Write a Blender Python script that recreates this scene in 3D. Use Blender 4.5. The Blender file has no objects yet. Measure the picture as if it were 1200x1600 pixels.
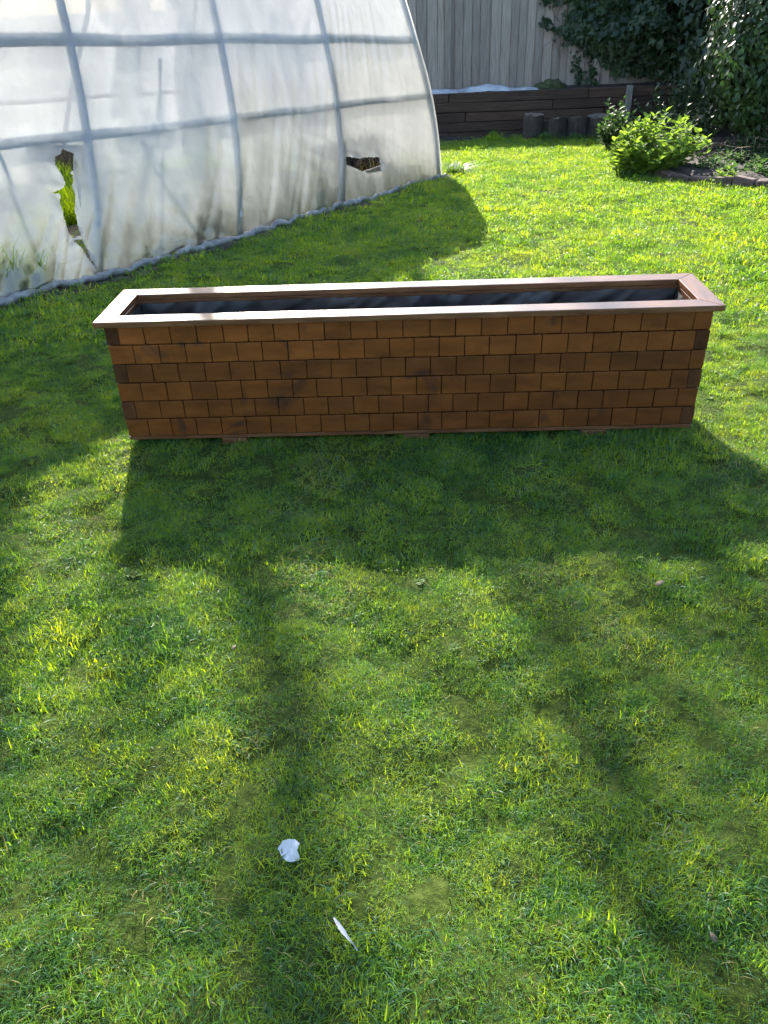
import bpy, bmesh, math, random
import numpy as np
from mathutils import Vector, Matrix, noise as mnoise

R = math.radians
random.seed(7); rng = np.random.default_rng(7)
scene = bpy.context.scene
COL = scene.collection

# ------------------------------------------------------------------ camera
cam = bpy.data.cameras.new('camera'); cam_o = bpy.data.objects.new('camera', cam); COL.objects.link(cam_o)
cam.sensor_fit = 'VERTICAL'; cam.sensor_height = 24.0; cam.lens = 1230.45 / 1600 * 24.0
cam.clip_start = 0.05; cam.clip_end = 2000
CR = Vector((0.99916533, 0.02023318, -0.03548615)); CU = Vector((0.01863368, 0.54731257, 0.83672083)); CF = Vector((-0.03635154, 0.83668368, -0.54647872))
M = Matrix((CR, CU, -CF)).transposed().to_4x4(); M.translation = Vector((1.14903, -2.83456, 1.48912))
cam_o.matrix_world = M; scene.camera = cam_o

# ------------------------------------------------------------------ sky, sun, exposure
SUN = Vector((-0.375, 1.581, 1.0)).normalized()            # direction towards the sun
elev = math.asin(SUN.z); azim = math.atan2(SUN.x, SUN.y)
world = bpy.data.worlds.new('World'); scene.world = world; world.use_nodes = True
wn = world.node_tree; bg = wn.nodes['Background']
sky = wn.nodes.new('ShaderNodeTexSky'); sky.sky_type = 'NISHITA'; sky.sun_disc = False
sky.sun_elevation = elev; sky.sun_rotation = azim; sky.air_density = 1.0; sky.dust_density = 1.2; sky.ozone_density = 1.0
wn.links.new(sky.outputs[0], bg.inputs[0]); bg.inputs[1].default_value = 0.15
sl = bpy.data.lights.new('sun', 'SUN'); sl.energy = 5.0; sl.angle = R(0.53); sl.color = (1.0, 0.94, 0.84)
so = bpy.data.objects.new('sun', sl); COL.objects.link(so)
so.rotation_euler = SUN.to_track_quat('Z', 'Y').to_euler(); so.location = (-3, 12, 9)
vs = scene.view_settings; vs.view_transform = 'Standard'; vs.look = 'None'; vs.exposure = 2.35; vs.gamma = 1.0; vs.use_curve_mapping = False
scene.cycles.use_adaptive_sampling = True; scene.cycles.adaptive_threshold = 0.03
scene.cycles.max_bounces = 6; scene.cycles.transparent_max_bounces = 10; scene.cycles.transmission_bounces = 5; scene.cycles.diffuse_bounces = 3; scene.cycles.glossy_bounces = 2

# ------------------------------------------------------------------ helpers
def tag(o, label=None, cat=None, group=None, kind=None):
    if label: o['label'] = label
    if cat: o['category'] = cat
    if group: o['group'] = group
    if kind: o['kind'] = kind
    return o
def empty(name, loc=(0, 0, 0)):
    o = bpy.data.objects.new(name, None); o.location = loc; o.empty_display_size = .1; COL.objects.link(o); return o
def link(name, me, m=None, parent=None, loc=None):
    if m is not None and not me.materials: me.materials.append(m)
    o = bpy.data.objects.new(name, me); COL.objects.link(o)
    if parent is not None:
        o.parent = parent
        o.matrix_parent_inverse = Matrix.Translation(-Vector(parent_loc(parent)))
    if loc is not None: o.location = loc
    return o
def parent_loc(p):
    v = Vector(p.location)
    return v
def mesh(name, v, f, smooth=False):
    me = bpy.data.meshes.new(name); me.from_pydata([tuple(map(float, a)) for a in v], [], [tuple(map(int, a)) for a in f]); me.update()
    if smooth: me.polygons.foreach_set('use_smooth', [True] * len(me.polygons))
    return me
def npmesh(name, v, quads=None, tris=None, smooth=False, qmat=None, tmat=None):
    """fast mesh from numpy arrays"""
    me = bpy.data.meshes.new(name)
    v = np.asarray(v, np.float32).reshape(-1, 3)
    q = np.asarray(quads if quads is not None else np.zeros((0, 4)), np.int32).reshape(-1, 4)
    t = np.asarray(tris if tris is not None else np.zeros((0, 3)), np.int32).reshape(-1, 3)
    me.vertices.add(len(v)); me.vertices.foreach_set('co', v.ravel())
    nl = len(q) * 4 + len(t) * 3
    me.loops.add(nl); me.loops.foreach_set('vertex_index', np.concatenate([q.ravel(), t.ravel()]))
    me.polygons.add(len(q) + len(t))
    st = np.concatenate([np.arange(len(q)) * 4, len(q) * 4 + np.arange(len(t)) * 3]).astype(np.int32)
    me.polygons.foreach_set('loop_start', st)
    me.update(calc_edges=True)
    if qmat is not None or tmat is not None:
        mi = np.concatenate([np.asarray(qmat if qmat is not None else np.zeros(len(q))), np.asarray(tmat if tmat is not None else np.zeros(len(t)))]).astype(np.int32)
        me.polygons.foreach_set('material_index', mi)
    if smooth: me.polygons.foreach_set('use_smooth', np.ones(len(me.polygons), bool))
    me.validate(); return me
def bevel_box(name, sx, sy, sz, bev=.004, seg=2, jit=0.0):
    bm = bmesh.new(); bmesh.ops.create_cube(bm, size=1.0)
    for v in bm.verts: v.co = Vector((v.co.x * sx, v.co.y * sy, v.co.z * sz)) + Vector([random.uniform(-jit, jit) for _ in range(3)])
    if bev: bmesh.ops.bevel(bm, geom=bm.edges[:], offset=bev, segments=seg, affect='EDGES', profile=.6)
    me = bpy.data.meshes.new(name); bm.to_mesh(me); bm.free(); return me
def prism(name, poly, z0, z1, bev=.003):
    bm = bmesh.new()
    vs_ = [bm.verts.new((x, y, z0)) for x, y in poly]; f = bm.faces.new(vs_)
    r = bmesh.ops.extrude_face_region(bm, geom=[f])
    for e in r['geom']:
        if isinstance(e, bmesh.types.BMVert): e.co.z = z1
    bmesh.ops.recalc_face_normals(bm, faces=bm.faces[:])
    if bev: bmesh.ops.bevel(bm, geom=bm.edges[:], offset=bev, segments=2, affect='EDGES', profile=.6)
    me = bpy.data.meshes.new(name); bm.to_mesh(me); bm.free(); return me
class Tubes:
    def __init__(s): s.v = []; s.q = []; s.t = []
    def add(s, path, rad, sides=6, cap=True):
        path = [Vector(p) for p in path]; n = len(path); base = len(s.v)
        rad = rad if hasattr(rad, '__len__') else [rad] * n
        up = Vector((0, 0, 1))
        for i, p in enumerate(path):
            d = (path[min(i + 1, n - 1)] - path[max(i - 1, 0)]).normalized()
            a = d.cross(up)
            if a.length < 1e-3: a = d.cross(Vector((1, 0, 0)))
            a.normalize(); b = d.cross(a)
            for k in range(sides):
                t = 2 * math.pi * k / sides
                s.v.append(p + (a * math.cos(t) + b * math.sin(t)) * rad[i])
        for i in range(n - 1):
            for k in range(sides):
                k2 = (k + 1) % sides
                s.q.append((base + i * sides + k, base + i * sides + k2, base + (i + 1) * sides + k2, base + (i + 1) * sides + k))
        if cap:
            for end, i in ((0, 0), (1, n - 1)):
                c = len(s.v); s.v.append(path[i])
                for k in range(sides):
                    k2 = (k + 1) % sides
                    A, B = base + i * sides + k, base + i * sides + k2
                    s.t.append((c, B, A) if end == 0 else (c, A, B))
    def mesh(s, name, smooth=True): return npmesh(name, np.array([tuple(a) for a in s.v]), s.q, s.t, smooth)

def unit(v): return v / np.maximum(np.linalg.norm(v, axis=-1, keepdims=True), 1e-9)
# leaf outlines in (across, along) unit coordinates; the midrib is vertex column x = 0
OVAL = ([(0, 0), (.28, .3), (.26, .62), (0, 1), (-.26, .62), (-.28, .3)], [(0, 1, 2), (0, 2, 3), (0, 3, 4), (0, 4, 5)])
IVY = ([(0, 0), (.36, -.08), (.5, .32), (.24, .48), (0, 1), (-.24, .48), (-.5, .32), (-.36, -.08)], [(0, 1, 2), (0, 2, 3), (0, 3, 4), (0, 4, 5), (0, 5, 6), (0, 6, 7)])
def leaves(name, pos, along, norm, size, shape=OVAL, fold=.25, droop=.2, nmat=1):
    pos = np.asarray(pos); along = unit(np.asarray(along)); norm = np.asarray(norm)
    side = unit(np.cross(along, norm)); norm = unit(np.cross(side, along)); size = np.asarray(size)[:, None]
    o, tr = shape; k = len(o)
    V = np.zeros((len(pos), k, 3))
    for i, (x, y) in enumerate(o):
        V[:, i] = pos + size * (side * x + along * y + norm * (abs(x) * fold - droop * y * y))
    tri = (np.arange(len(pos))[:, None, None] * k + np.array(tr)[None]).reshape(-1, 3)
    tm = np.repeat(rng.integers(0, nmat, len(pos)), len(tr)) if nmat > 1 else None
    return npmesh(name, V.reshape(-1, 3), None, tri, False, None, tm)

# ---- terrain: flat round the planter, then falling gently away to the back fence
K0, Y0, W0 = 0.055, 0.9, 0.8
def zg(y): return -K0 * W0 * np.log1p(np.exp(np.clip((np.minimum(y, 14.0) - Y0) / W0, -30, 30)))
def bumps(x, y):
    return (.010 * np.sin(2.3 * x + 1.1 * y) * np.sin(1.7 * y - .6 * x + 1.3) + .007 * np.sin(5.1 * x - 2.2 * y + .5) * np.sin(4.3 * y + 1.9 * x)
            + .012 * np.sin(11.3 * x + 3 * y) * np.sin(9.7 * y - 4.1 * x + 2) + .011 * np.sin(19 * x - 7 * y + 1) * np.sin(23 * y + 5 * x) + .009 * np.sin(37 * x + 11 * y + 1) * np.sin(41 * y - 9 * x))
def gz(x, y):
    x = np.asarray(x, float); y = np.asarray(y, float)
    near = np.clip((np.abs(x - 1.13) - 1.2) / .3, 0, 1); near = np.maximum(near, np.clip((np.abs(y - .17) - .22) / .25, 0, 1))
    return zg(y) + bumps(x, y) * near
def vnoise(x, y, s, seed=0.0):
    return np.array([mnoise.noise(Vector((a * s + seed, b * s - seed, seed * .37))) for a, b in zip(np.ravel(x), np.ravel(y))]).reshape(np.shape(x))

# ------------------------------------------------------------------ materials
def newmat(name):
    m = bpy.data.materials.new(name); m.use_nodes = True; nt = m.node_tree
    for n in list(nt.nodes): nt.nodes.remove(n)
    out = nt.nodes.new('ShaderNodeOutputMaterial'); return m, nt, out
def N(nt, t, **kw):
    n = nt.nodes.new(t)
    for k, v in kw.items():
        if k in n.inputs: n.inputs[k].default_value = v
        else: setattr(n, k, v)
    return n
def ramp(nt, fac, stops):
    r = nt.nodes.new('ShaderNodeValToRGB'); e = r.color_ramp.elements
    while len(e) < len(stops): e.new(.5)
    for el, (p, c) in zip(e, stops): el.position = p; el.color = (*c, 1) if len(c) == 3 else c
    nt.links.new(fac, r.inputs[0]); return r.outputs[0]
def mixc(nt, fac, a, b, mode='MIX'):
    n = nt.nodes.new('ShaderNodeMix'); n.data_type = 'RGBA'; n.blend_type = mode
    for s, v in ((0, fac), (6, a), (7, b)):
        if hasattr(v, 'is_output'): nt.links.new(v, n.inputs[s])
        else: n.inputs[s].default_value = (*v, 1) if hasattr(v, '__len__') else v
    return n.outputs[2]
def coords(nt, scale=(1, 1, 1), kind='pos', shift=False):
    src = nt.nodes.new('ShaderNodeNewGeometry').outputs['Position'] if kind == 'pos' else nt.nodes.new('ShaderNodeTexCoord').outputs['Object']
    mp = nt.nodes.new('ShaderNodeMapping'); mp.inputs['Scale'].default_value = scale; nt.links.new(src, mp.inputs[0])
    if shift:
        oi = nt.nodes.new('ShaderNodeObjectInfo'); mu = N(nt, 'ShaderNodeMath', operation='MULTIPLY'); mu.inputs[1].default_value = 37.0
        nt.links.new(oi.outputs['Random'], mu.inputs[0]); nt.links.new(mu.outputs[0], mp.inputs['Location'])
    return mp.outputs[0]
def noise_(nt, vec, scale, detail=4, rough=.6, dist=0.0):
    n = N(nt, 'ShaderNodeTexNoise'); n.inputs['Scale'].default_value = scale; n.inputs['Detail'].default_value = detail
    n.inputs['Roughness'].default_value = rough; n.inputs['Distortion'].default_value = dist
    nt.links.new(vec, n.inputs['Vector']); return n.outputs['Fac']
def surf(name, stops, scale=8, stretch=(1, 1, 1), rough=.8, bump=.3, bdist=.004, vary=.0, kind='pos', spots=None, spec=.4, shift=False, coat=0, rvar=0, tone=False):
    """procedural surface: noise-driven colours, per-object variation, bump"""
    m, nt, out = newmat(name)
    vec = coords(nt, stretch, kind, shift)
    n1 = noise_(nt, vec, scale, 6, .62, .3)
    c = ramp(nt, n1, stops)
    if spots:
        ss, thr, sc = spots
        n2 = noise_(nt, coords(nt, (1, 1, 1), kind, shift), ss, 3, .6, .8)
        f = ramp(nt, n2, [(thr, (0, 0, 0)), (min(thr + .13, 1), (1, 1, 1))])
        c = mixc(nt, f, c, sc)
    if vary:
        oi = nt.nodes.new('ShaderNodeObjectInfo')
        v = ramp(nt, oi.outputs['Random'], [(0, (1 - vary,) * 3), (.55, (1, 1, 1)), (1, (1 + vary * .7, 1 + vary * .6, 1 + vary * .5))])
        c = mixc(nt, 1.0, c, v, 'MULTIPLY')
    if tone:
        oi = nt.nodes.new('ShaderNodeObjectInfo'); c = mixc(nt, 1.0, c, oi.outputs['Color'], 'MULTIPLY')
    b = N(nt, 'ShaderNodeBsdfPrincipled'); b.inputs['Roughness'].default_value = rough; b.inputs['Specular IOR Level'].default_value = spec
    if coat: b.inputs['Coat Weight'].default_value = coat; b.inputs['Coat Roughness'].default_value = .25
    if rvar:
        rr = ramp(nt, n1, [(.3, (rough - rvar,) * 3), (.7, (rough + rvar,) * 3)]); nt.links.new(rr, b.inputs['Roughness'])
    nt.links.new(c, b.inputs['Base Color'])
    if bump:
        bp = N(nt, 'ShaderNodeBump'); bp.inputs['Strength'].default_value = bump; bp.inputs['Distance'].default_value = bdist
        n3 = noise_(nt, vec, scale * 2.2, 5, .65); nt.links.new(n3, bp.inputs['Height']); nt.links.new(bp.outputs[0], b.inputs['Normal'])
    nt.links.new(b.outputs[0], out.inputs[0]); return m
def leafmat(name, stops, trans, rough=.45, tmix=.45, scale=3.0, spec=.4, vary=True, patchy=0.0):
    """leaf: reflecting front plus light coming through the blade"""
    m, nt, out = newmat(name)
    vec = coords(nt, (1, 1, 1)); n1 = noise_(nt, vec, scale, 3, .6)
    if vary:
        n2 = noise_(nt, vec, scale * 14, 2, .5); ad = N(nt, 'ShaderNodeMath', operation='MULTIPLY_ADD'); nt.links.new(n2, ad.inputs[0]); ad.inputs[1].default_value = .5
        sb = N(nt, 'ShaderNodeMath', operation='SUBTRACT'); nt.links.new(n1, sb.inputs[0]); sb.inputs[1].default_value = .25; nt.links.new(sb.outputs[0], ad.inputs[2]); n1 = ad.outputs[0]
    if patchy:
        n4 = noise_(nt, vec, 6.5, 3, .7, .6); a4 = N(nt, 'ShaderNodeMath', operation='MULTIPLY_ADD'); nt.links.new(n4, a4.inputs[0]); a4.inputs[1].default_value = patchy
        s4 = N(nt, 'ShaderNodeMath', operation='SUBTRACT'); nt.links.new(n1, s4.inputs[0]); s4.inputs[1].default_value = patchy * .5; nt.links.new(s4.outputs[0], a4.inputs[2]); n1 = a4.outputs[0]
    c = ramp(nt, n1, stops)
    t = mixc(nt, 1.0, c, trans, 'MULTIPLY')
    b = N(nt, 'ShaderNodeBsdfPrincipled'); b.inputs['Roughness'].default_value = rough; b.inputs['Specular IOR Level'].default_value = spec
    nt.links.new(c, b.inputs['Base Color'])
    tr = N(nt, 'ShaderNodeBsdfTranslucent'); nt.links.new(t, tr.inputs[0])
    mx = N(nt, 'ShaderNodeMixShader'); mx.inputs[0].default_value = tmix
    nt.links.new(b.outputs[0], mx.inputs[1]); nt.links.new(tr.outputs[0], mx.inputs[2]); nt.links.new(mx.outputs[0], out.inputs[0]); return m

MAT = {}
MAT['ground'] = surf('turf_soil', [(.3, (.012, .018, .004)), (.5, (.03, .045, .008)), (.75, (.06, .075, .016))], 45, rough=.95, bump=.8, bdist=.01, spec=.05)
MAT['soil'] = surf('dark_soil', [(.3, (.010, .007, .005)), (.55, (.026, .019, .013)), (.75, (.06, .045, .032))], 18, rough=.95, bump=1, bdist=.02)
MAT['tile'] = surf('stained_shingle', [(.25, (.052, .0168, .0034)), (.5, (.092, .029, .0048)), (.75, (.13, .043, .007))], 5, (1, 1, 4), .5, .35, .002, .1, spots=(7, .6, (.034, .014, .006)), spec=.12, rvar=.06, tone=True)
MAT['endgrain'] = surf('dark_end_grain', [(.3, (.028, .012, .005)), (.7, (.06, .026, .010))], 16, (1, 1, 1), .8, .4, .002, .2, spec=.05)
MAT['wood'] = surf('stained_board', [(.3, (.045, .018, .008)), (.55, (.085, .037, .015)), (.75, (.12, .055, .022))], 6, (1, 8, 8), .33, .3, .0015, .1, spec=.3, rvar=.06, spots=(7, .68, (.05, .024, .012)))
MAT['wood_y'] = surf('stained_board_short', [(.3, (.045, .018, .008)), (.55, (.085, .037, .015)), (.75, (.12, .055, .022))], 6, (8, 1, 8), .36, .3, .0015, .1, spec=.3, rvar=.06)
MAT['liner'] = surf('black_liner', [(.3, (.006, .006, .006)), (.7, (.014, .013, .013))], 10, rough=.5, bump=.3, bdist=.004, spec=.5)
MAT['sleeper'] = surf('dark_sleeper', [(.25, (.017, .009, .005)), (.5, (.042, .023, .014)), (.8, (.1, .06, .038))], 6, (.5, 6, 9), .8, .8, .006, .3)
MAT['post'] = surf('weathered_post', [(.3, (.1, .09, .08)), (.7, (.2, .185, .165))], 8, (9, 9, .6), .85, .6, .004, .1)
MAT['fence'] = surf('silver_fence_board', [(.25, (.13, .11, .09)), (.5, (.225, .192, .162)), (.78, (.31, .268, .23))], 5, (9, 9, .55), .85, .7, .004, .26, spots=(6, .72, (.07, .06, .055)))
MAT['bark'] = surf('bark', [(.3, (.02, .015, .011)), (.55, (.05, .04, .03)), (.8, (.11, .09, .075))], 9, (4, 4, .8), .9, 1, .012, .2)
MAT['cut'] = surf('cut_wood', [(.3, (.05, .04, .03)), (.7, (.12, .1, .08))], 14, rough=.85, bump=.5, vary=.15)
MAT['brick'] = surf('old_brick', [(.3, (.05, .03, .023)), (.55, (.1, .065, .05)), (.8, (.17, .13, .1))], 16, rough=.9, bump=.7, bdist=.005, vary=.3)
MAT['compost'] = surf('dry_compost', [(.3, (.02, .016, .012)), (.5, (.07, .055, .04)), (.72, (.17, .14, .11))], 22, rough=.95, bump=1, bdist=.04, spec=.1)
MAT['tarp'] = surf('silver_sheet', [(.3, (.14, .16, .19)), (.7, (.45, .48, .5))], 4, rough=.38, bump=.4, bdist=.01, spec=.5)
MAT['moss'] = surf('moss', [(.3, (.02, .028, .01)), (.7, (.06, .075, .025))], 30, rough=.95, bump=1, bdist=.02)
MAT['steel'] = surf('galvanised_tube', [(.3, (.20, .22, .26)), (.7, (.36, .39, .44))], 10, rough=.45, bump=.1)
MAT['rail'] = surf('grey_rail', [(.3, (.5, .46, .39)), (.7, (.66, .61, .53))], 8, (2, 2, 8), .7, .3)
MAT['paper'] = surf('white_paper', [(.3, (.3, .3, .31)), (.7, (.42, .42, .43))], 20, rough=.8, bump=.2, bdist=.001)
MAT['feather'] = surf('feather_barbs', [(.3, (.16, .16, .17)), (.7, (.36, .36, .36))], 60, (1, 1, 1), .7, .4, .0005)
MAT['dryleaf'] = surf('dry_leaf', [(.3, (.05, .034, .02)), (.7, (.13, .095, .055))], 60, rough=.8, bump=.3, bdist=.001, vary=.3)
MAT['twig'] = surf('dead_twig', [(.3, (.1, .07, .05)), (.7, (.22, .17, .12))], 30, rough=.9, bump=.3)
MAT['greenstem'] = surf('green_stem', [(.3, (.05, .09, .025)), (.7, (.1, .15, .04))], 30, rough=.7, bump=.1)
MAT['bare'] = surf('tree_bark', [(.3, (.06, .05, .04)), (.7, (.16, .14, .12))], 4, (3, 3, .6), .9, .6, .02)

G_ST = [(.2, (.034, .098, .03)), (.4, (.086, .18, .03)), (.58, (.15, .238, .03)), (.8, (.205, .268, .036))]
MAT['grass'] = leafmat('grass_blade', G_ST, (2.3, 1.95, .08), .6, .58, 1.6, .035, patchy=1.1)
MAT['grassb'] = leafmat('grass_blade_blue', [(.25, (.034, .09, .045)), (.75, (.075, .15, .068))], (2.4, 1.95, .12), .42, .45, 2.2, .2, patchy=.9)
MAT['straw'] = leafmat('straw_blade', [(.3, (.15, .13, .045)), (.7, (.3, .26, .11))], (1.2, 1.1, .5), .8, .4, 5, .05)
MAT['weed'] = leafmat('broad_weed_leaf', [(.3, (.04, .09, .012)), (.7, (.09, .15, .02))], (1.5, 1.6, .6), .6, .45, 6, .2)
MAT['ivy'] = leafmat('ivy_leaf', [(.3, (.009, .02, .008)), (.55, (.02, .04, .014)), (.75, (.045, .072, .022))], (1.3, 1.6, .6), .4, .2, 4, .28)
MAT['shrub'] = leafmat('glossy_shrub_leaf', [(.3, (.014, .03, .011)), (.55, (.028, .054, .018)), (.8, (.07, .11, .027))], (1.3, 1.5, .6), .4, .22, 3, .22)
MAT['bush'] = leafmat('bright_bush_leaf', [(.3, (.09, .15, .025)), (.6, (.15, .23, .04)), (.8, (.22, .29, .065))], (1.4, 1.4, .6), .6, .55, 6, .1)
MAT['fern'] = leafmat('dull_green_leaf', [(.3, (.03, .06, .02)), (.7, (.07, .11, .035))], (1.3, 1.5, .7), .6, .4, 6, .15)

def plastic(name, dirt=True, clear=.11):
    """milky polythene: scatters light through, lets a little pass straight, glossy skin, grime near the ground"""
    m, nt, out = newmat(name)
    pos = nt.nodes.new('ShaderNodeNewGeometry').outputs['Position']
    soft_highlight = noise_(nt, coords(nt, (1.3, 1.3, .7)), 1.8, 4, .55, .4)
    fine = noise_(nt, coords(nt, (9, 9, 1.2)), 2.5, 4, .6)
    col = ramp(nt, soft_highlight, [(.3, (.36, .36, .35)), (.7, (.5, .497, .48))])  # cloud-like soft highlights put into the sheet colour by broad noise
    at = N(nt, 'ShaderNodeAttribute'); at.attribute_name = 'height'
    gn = noise_(nt, coords(nt, (2.6, 2.6, 1.4)), 1.6, 6, .65, .8)
    g1_ = N(nt, 'ShaderNodeMath', operation='MULTIPLY_ADD'); nt.links.new(at.outputs['Fac'], g1_.inputs[0]); g1_.inputs[1].default_value = -1.1; g1_.inputs[2].default_value = .32
    g2_ = N(nt, 'ShaderNodeMath', operation='ADD'); nt.links.new(g1_.outputs[0], g2_.inputs[0]); nt.links.new(gn, g2_.inputs[1])
    grime = ramp(nt, g2_.outputs[0], [(.42, (0, 0, 0)), (.95, (.85, .85, .85))])
    col = mixc(nt, grime, col, (.13, .14, .085))
    tr = N(nt, 'ShaderNodeBsdfTranslucent'); nt.links.new(col, tr.inputs[0])
    df = N(nt, 'ShaderNodeBsdfDiffuse'); nt.links.new(col, df.inputs[0])
    rf = N(nt, 'ShaderNodeBsdfRefraction'); rf.inputs['IOR'].default_value = 1.06; rf.inputs['Roughness'].default_value = .5; rf.inputs[0].default_value = (.58, .58, .57, 1)
    tp = N(nt, 'ShaderNodeBsdfTransparent'); tp.inputs[0].default_value = (.95, .96, .97, 1)
    gl = N(nt, 'ShaderNodeBsdfGlossy'); gl.inputs['Roughness'].default_value = .2
    bp = N(nt, 'ShaderNodeBump'); bp.inputs['Strength'].default_value = .22; bp.inputs['Distance'].default_value = .02; nt.links.new(fine, bp.inputs['Height'])
    for s in (tr, df, gl): nt.links.new(bp.outputs[0], s.inputs['Normal'])
    def mx(f, a, b):
        k = N(nt, 'ShaderNodeMixShader')
        if hasattr(f, 'is_output'): nt.links.new(f, k.inputs[0])
        else: k.inputs[0].default_value = f
        nt.links.new(a, k.inputs[1]); nt.links.new(b, k.inputs[2]); return k.outputs[0]
    s = mx(.16, tr.outputs[0], df.outputs[0]); s = mx(.22, s, rf.outputs[0])
    cl = ramp(nt, soft_highlight, [(.35, (clear + .07,) * 3), (.7, (clear - .06,) * 3)])
    s = mx(cl, s, tp.outputs[0]); s = mx(.07, s, gl.outputs[0])
    nt.links.new(s, out.inputs[0]); return m
MAT['plastic'] = plastic('milky_polythene')
MAT['plastic_roll'] = surf('rolled_polythene', [(.3, (.06, .06, .06)), (.55, (.13, .13, .128)), (.75, (.24, .235, .225))], 9, rough=.45, bump=.8, bdist=.012, spec=.4, spots=(7, .56, (.07, .06, .045)))

# ------------------------------------------------------------------ ground sheet (one sheet, out to the horizon)
def axis_pts(lo, hi, step, far):
    a = list(np.arange(lo, hi + 1e-6, step)); g = step
    while a[-1] < far: g *= 1.35; a.append(a[-1] + g)
    g = step
    while a[0] > -far: g *= 1.35; a.insert(0, a[0] - g)
    return np.array(a)
gx = axis_pts(-5, 9, .045, 600); gy = axis_pts(-4, 14.4, .045, 600)
GX, GY = np.meshgrid(gx, gy)
inside = np.clip(1 - np.maximum(np.abs(GX - 2) - 8, np.abs(GY - 5) - 10) / 3, 0, 1)
GZ = zg(GY) + (gz(GX, GY) - zg(GY)) * inside
nx, ny = len(gx), len(gy)
I = np.arange(nx * ny).reshape(ny, nx)
Q = np.stack([I[:-1, :-1], I[:-1, 1:], I[1:, 1:], I[1:, :-1]], -1).reshape(-1, 4)
tag(link('ground', npmesh('ground', np.stack([GX, GY, GZ], -1), Q, None, True), MAT['ground']), kind='structure')

# tunnel frame of reference (used by the grass mask too)
TA = R(29.4); TD = np.array([math.sin(TA), math.cos(TA)]); TN = np.array([TD[1], -TD[0]]); TB = np.array([1.58, 7.44]); TR_, TH = 2.1, 3.5
PZ = np.array([0, .5, 1.0, 1.5, 2.0, 2.4, 2.8, 3.15, 3.4, 3.5]); PS = np.array([0, .065, .19, .39, .59, .73, .88, 1.1, 1.55, 2.1])    # half profile: height, inward distance
def bow(u): return np.interp(u, [-9.5, -6.19, -5.45, -4.54, -3.5, -2.07, 0], [-.15, -.001, .056, .114, .066, .03, 0])
def lean(u): return np.interp(u, [-9, -5.4, -3.88, -2.22, 0], [.36, .36, .36, .31, .06])
def tun(u, s, z):
    """u along the base, s inward from the near base line, z above ground"""
    u = np.asarray(u, float); s = np.asarray(s, float); z = np.asarray(z, float)
    uu = u + lean(u) * np.minimum(z, 1.7)
    p = TB + uu[..., None] * TD - (s - bow(u) * np.clip(1 - s / 2, 0, 1))[..., None] * TN
    q = TB + u[..., None] * TD
    return np.concatenate([p, (zg(q[..., 1]) + z)[..., None]], -1)
def tun_local(x, y):
    d = np.stack([np.asarray(x) - TB[0], np.asarray(y) - TB[1]], -1); u = d @ TD; return u, -(d @ TN) + bow(u)      # along, inward
BED = [(4.2, 7.8), (3.97, 7.1), (3.97, 6.72), (4.07, 6.46), (4.25, 6.17), (4.46, 5.97), (4.64, 5.84), (4.9, 5.72), (5.6, 5.5), (9, 4.8), (9, 12.4), (4.75, 12.4), (4.6, 10.0), (4.35, 8.8)]
def in_poly(x, y, poly):
    x = np.asarray(x, float); y = np.asarray(y, float); c = np.zeros(x.shape, bool); n = len(poly)
    for i in range(n):
        x1, y1 = poly[i]; x2, y2 = poly[(i + 1) % n]
        if y1 == y2: continue
        k = ((y1 > y) != (y2 > y)) & (x < (x2 - x1) * (y - y1) / (y2 - y1) + x1); c ^= k
    return c
def wall_edge(x): return 11.95 + .12 * np.sin(3.1 * x)

# flower bed: a raised, crumbly sheet of soil
bx, by = np.meshgrid(np.arange(3.7, 9, .07), np.arange(4.8, 12.45, .07))
dd = np.minimum.reduce([np.hypot(bx - (p[0] + (q[0] - p[0]) * t), by - (p[1] + (q[1] - p[1]) * t)) for p, q in zip(BED, BED[1:] + BED[:1]) for t in np.linspace(0, 1, 14)])
ins = in_poly(bx, by, BED)
bz = gz(bx, by) + np.where(ins, .004 + np.clip(dd * .6, 0, .09), -.05) + np.where(ins, .03 * vnoise(bx, by, 6) + .015 * vnoise(bx, by, 17, 3), 0)
keep = ins | (dd < .12); Ib = np.arange(bx.size).reshape(bx.shape)
Qb = np.stack([Ib[:-1, :-1], Ib[:-1, 1:], Ib[1:, 1:], Ib[1:, :-1]], -1).reshape(-1, 4)
Qb = Qb[keep.ravel()[Qb].all(1)]
tag(link('soil_bed', npmesh('soil_bed', np.stack([bx, by, bz], -1), Qb, None, True), MAT['soil']), kind='structure')
# bare earth along the foot of the tunnel and in front of the retaining wall
su, ss = np.meshgrid(np.arange(-9, .15, .06), np.arange(-.38, 4.3, .06))
pp = tun(su, ss, np.zeros_like(su))
nz = vnoise(su, ss, 3.5); edge = (ss > -.2 + .16 * nz)
pz = gz(pp[..., 0], pp[..., 1]) + np.where(edge, .004 + .02 * np.abs(vnoise(su, ss, 9, 2)) * np.clip((ss + .1) * 5, 0, 1), -.03)
Is = np.arange(su.size).reshape(su.shape); Qs = np.stack([Is[:-1, :-1], Is[:-1, 1:], Is[1:, 1:], Is[1:, :-1]], -1).reshape(-1, 4)
tag(link('soil_strip', npmesh('soil_strip', np.concatenate([pp[..., :2], pz[..., None]], -1), Qs, None, True), MAT['soil']), kind='structure')
wx, wy = np.meshgrid(np.arange(-1.5, 4.6, .07), np.arange(11.6, 12.5, .05))
wz = gz(wx, wy) + np.where(wy > wall_edge(wx), .006 + .05 * np.clip(wy - wall_edge(wx), 0, 1) + .02 * vnoise(wx, wy, 8), -.03)
Iw = np.arange(wx.size).reshape(wx.shape); Qw = np.stack([Iw[:-1, :-1], Iw[:-1, 1:], Iw[1:, 1:], Iw[1:, :-1]], -1).reshape(-1, 4)
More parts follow.
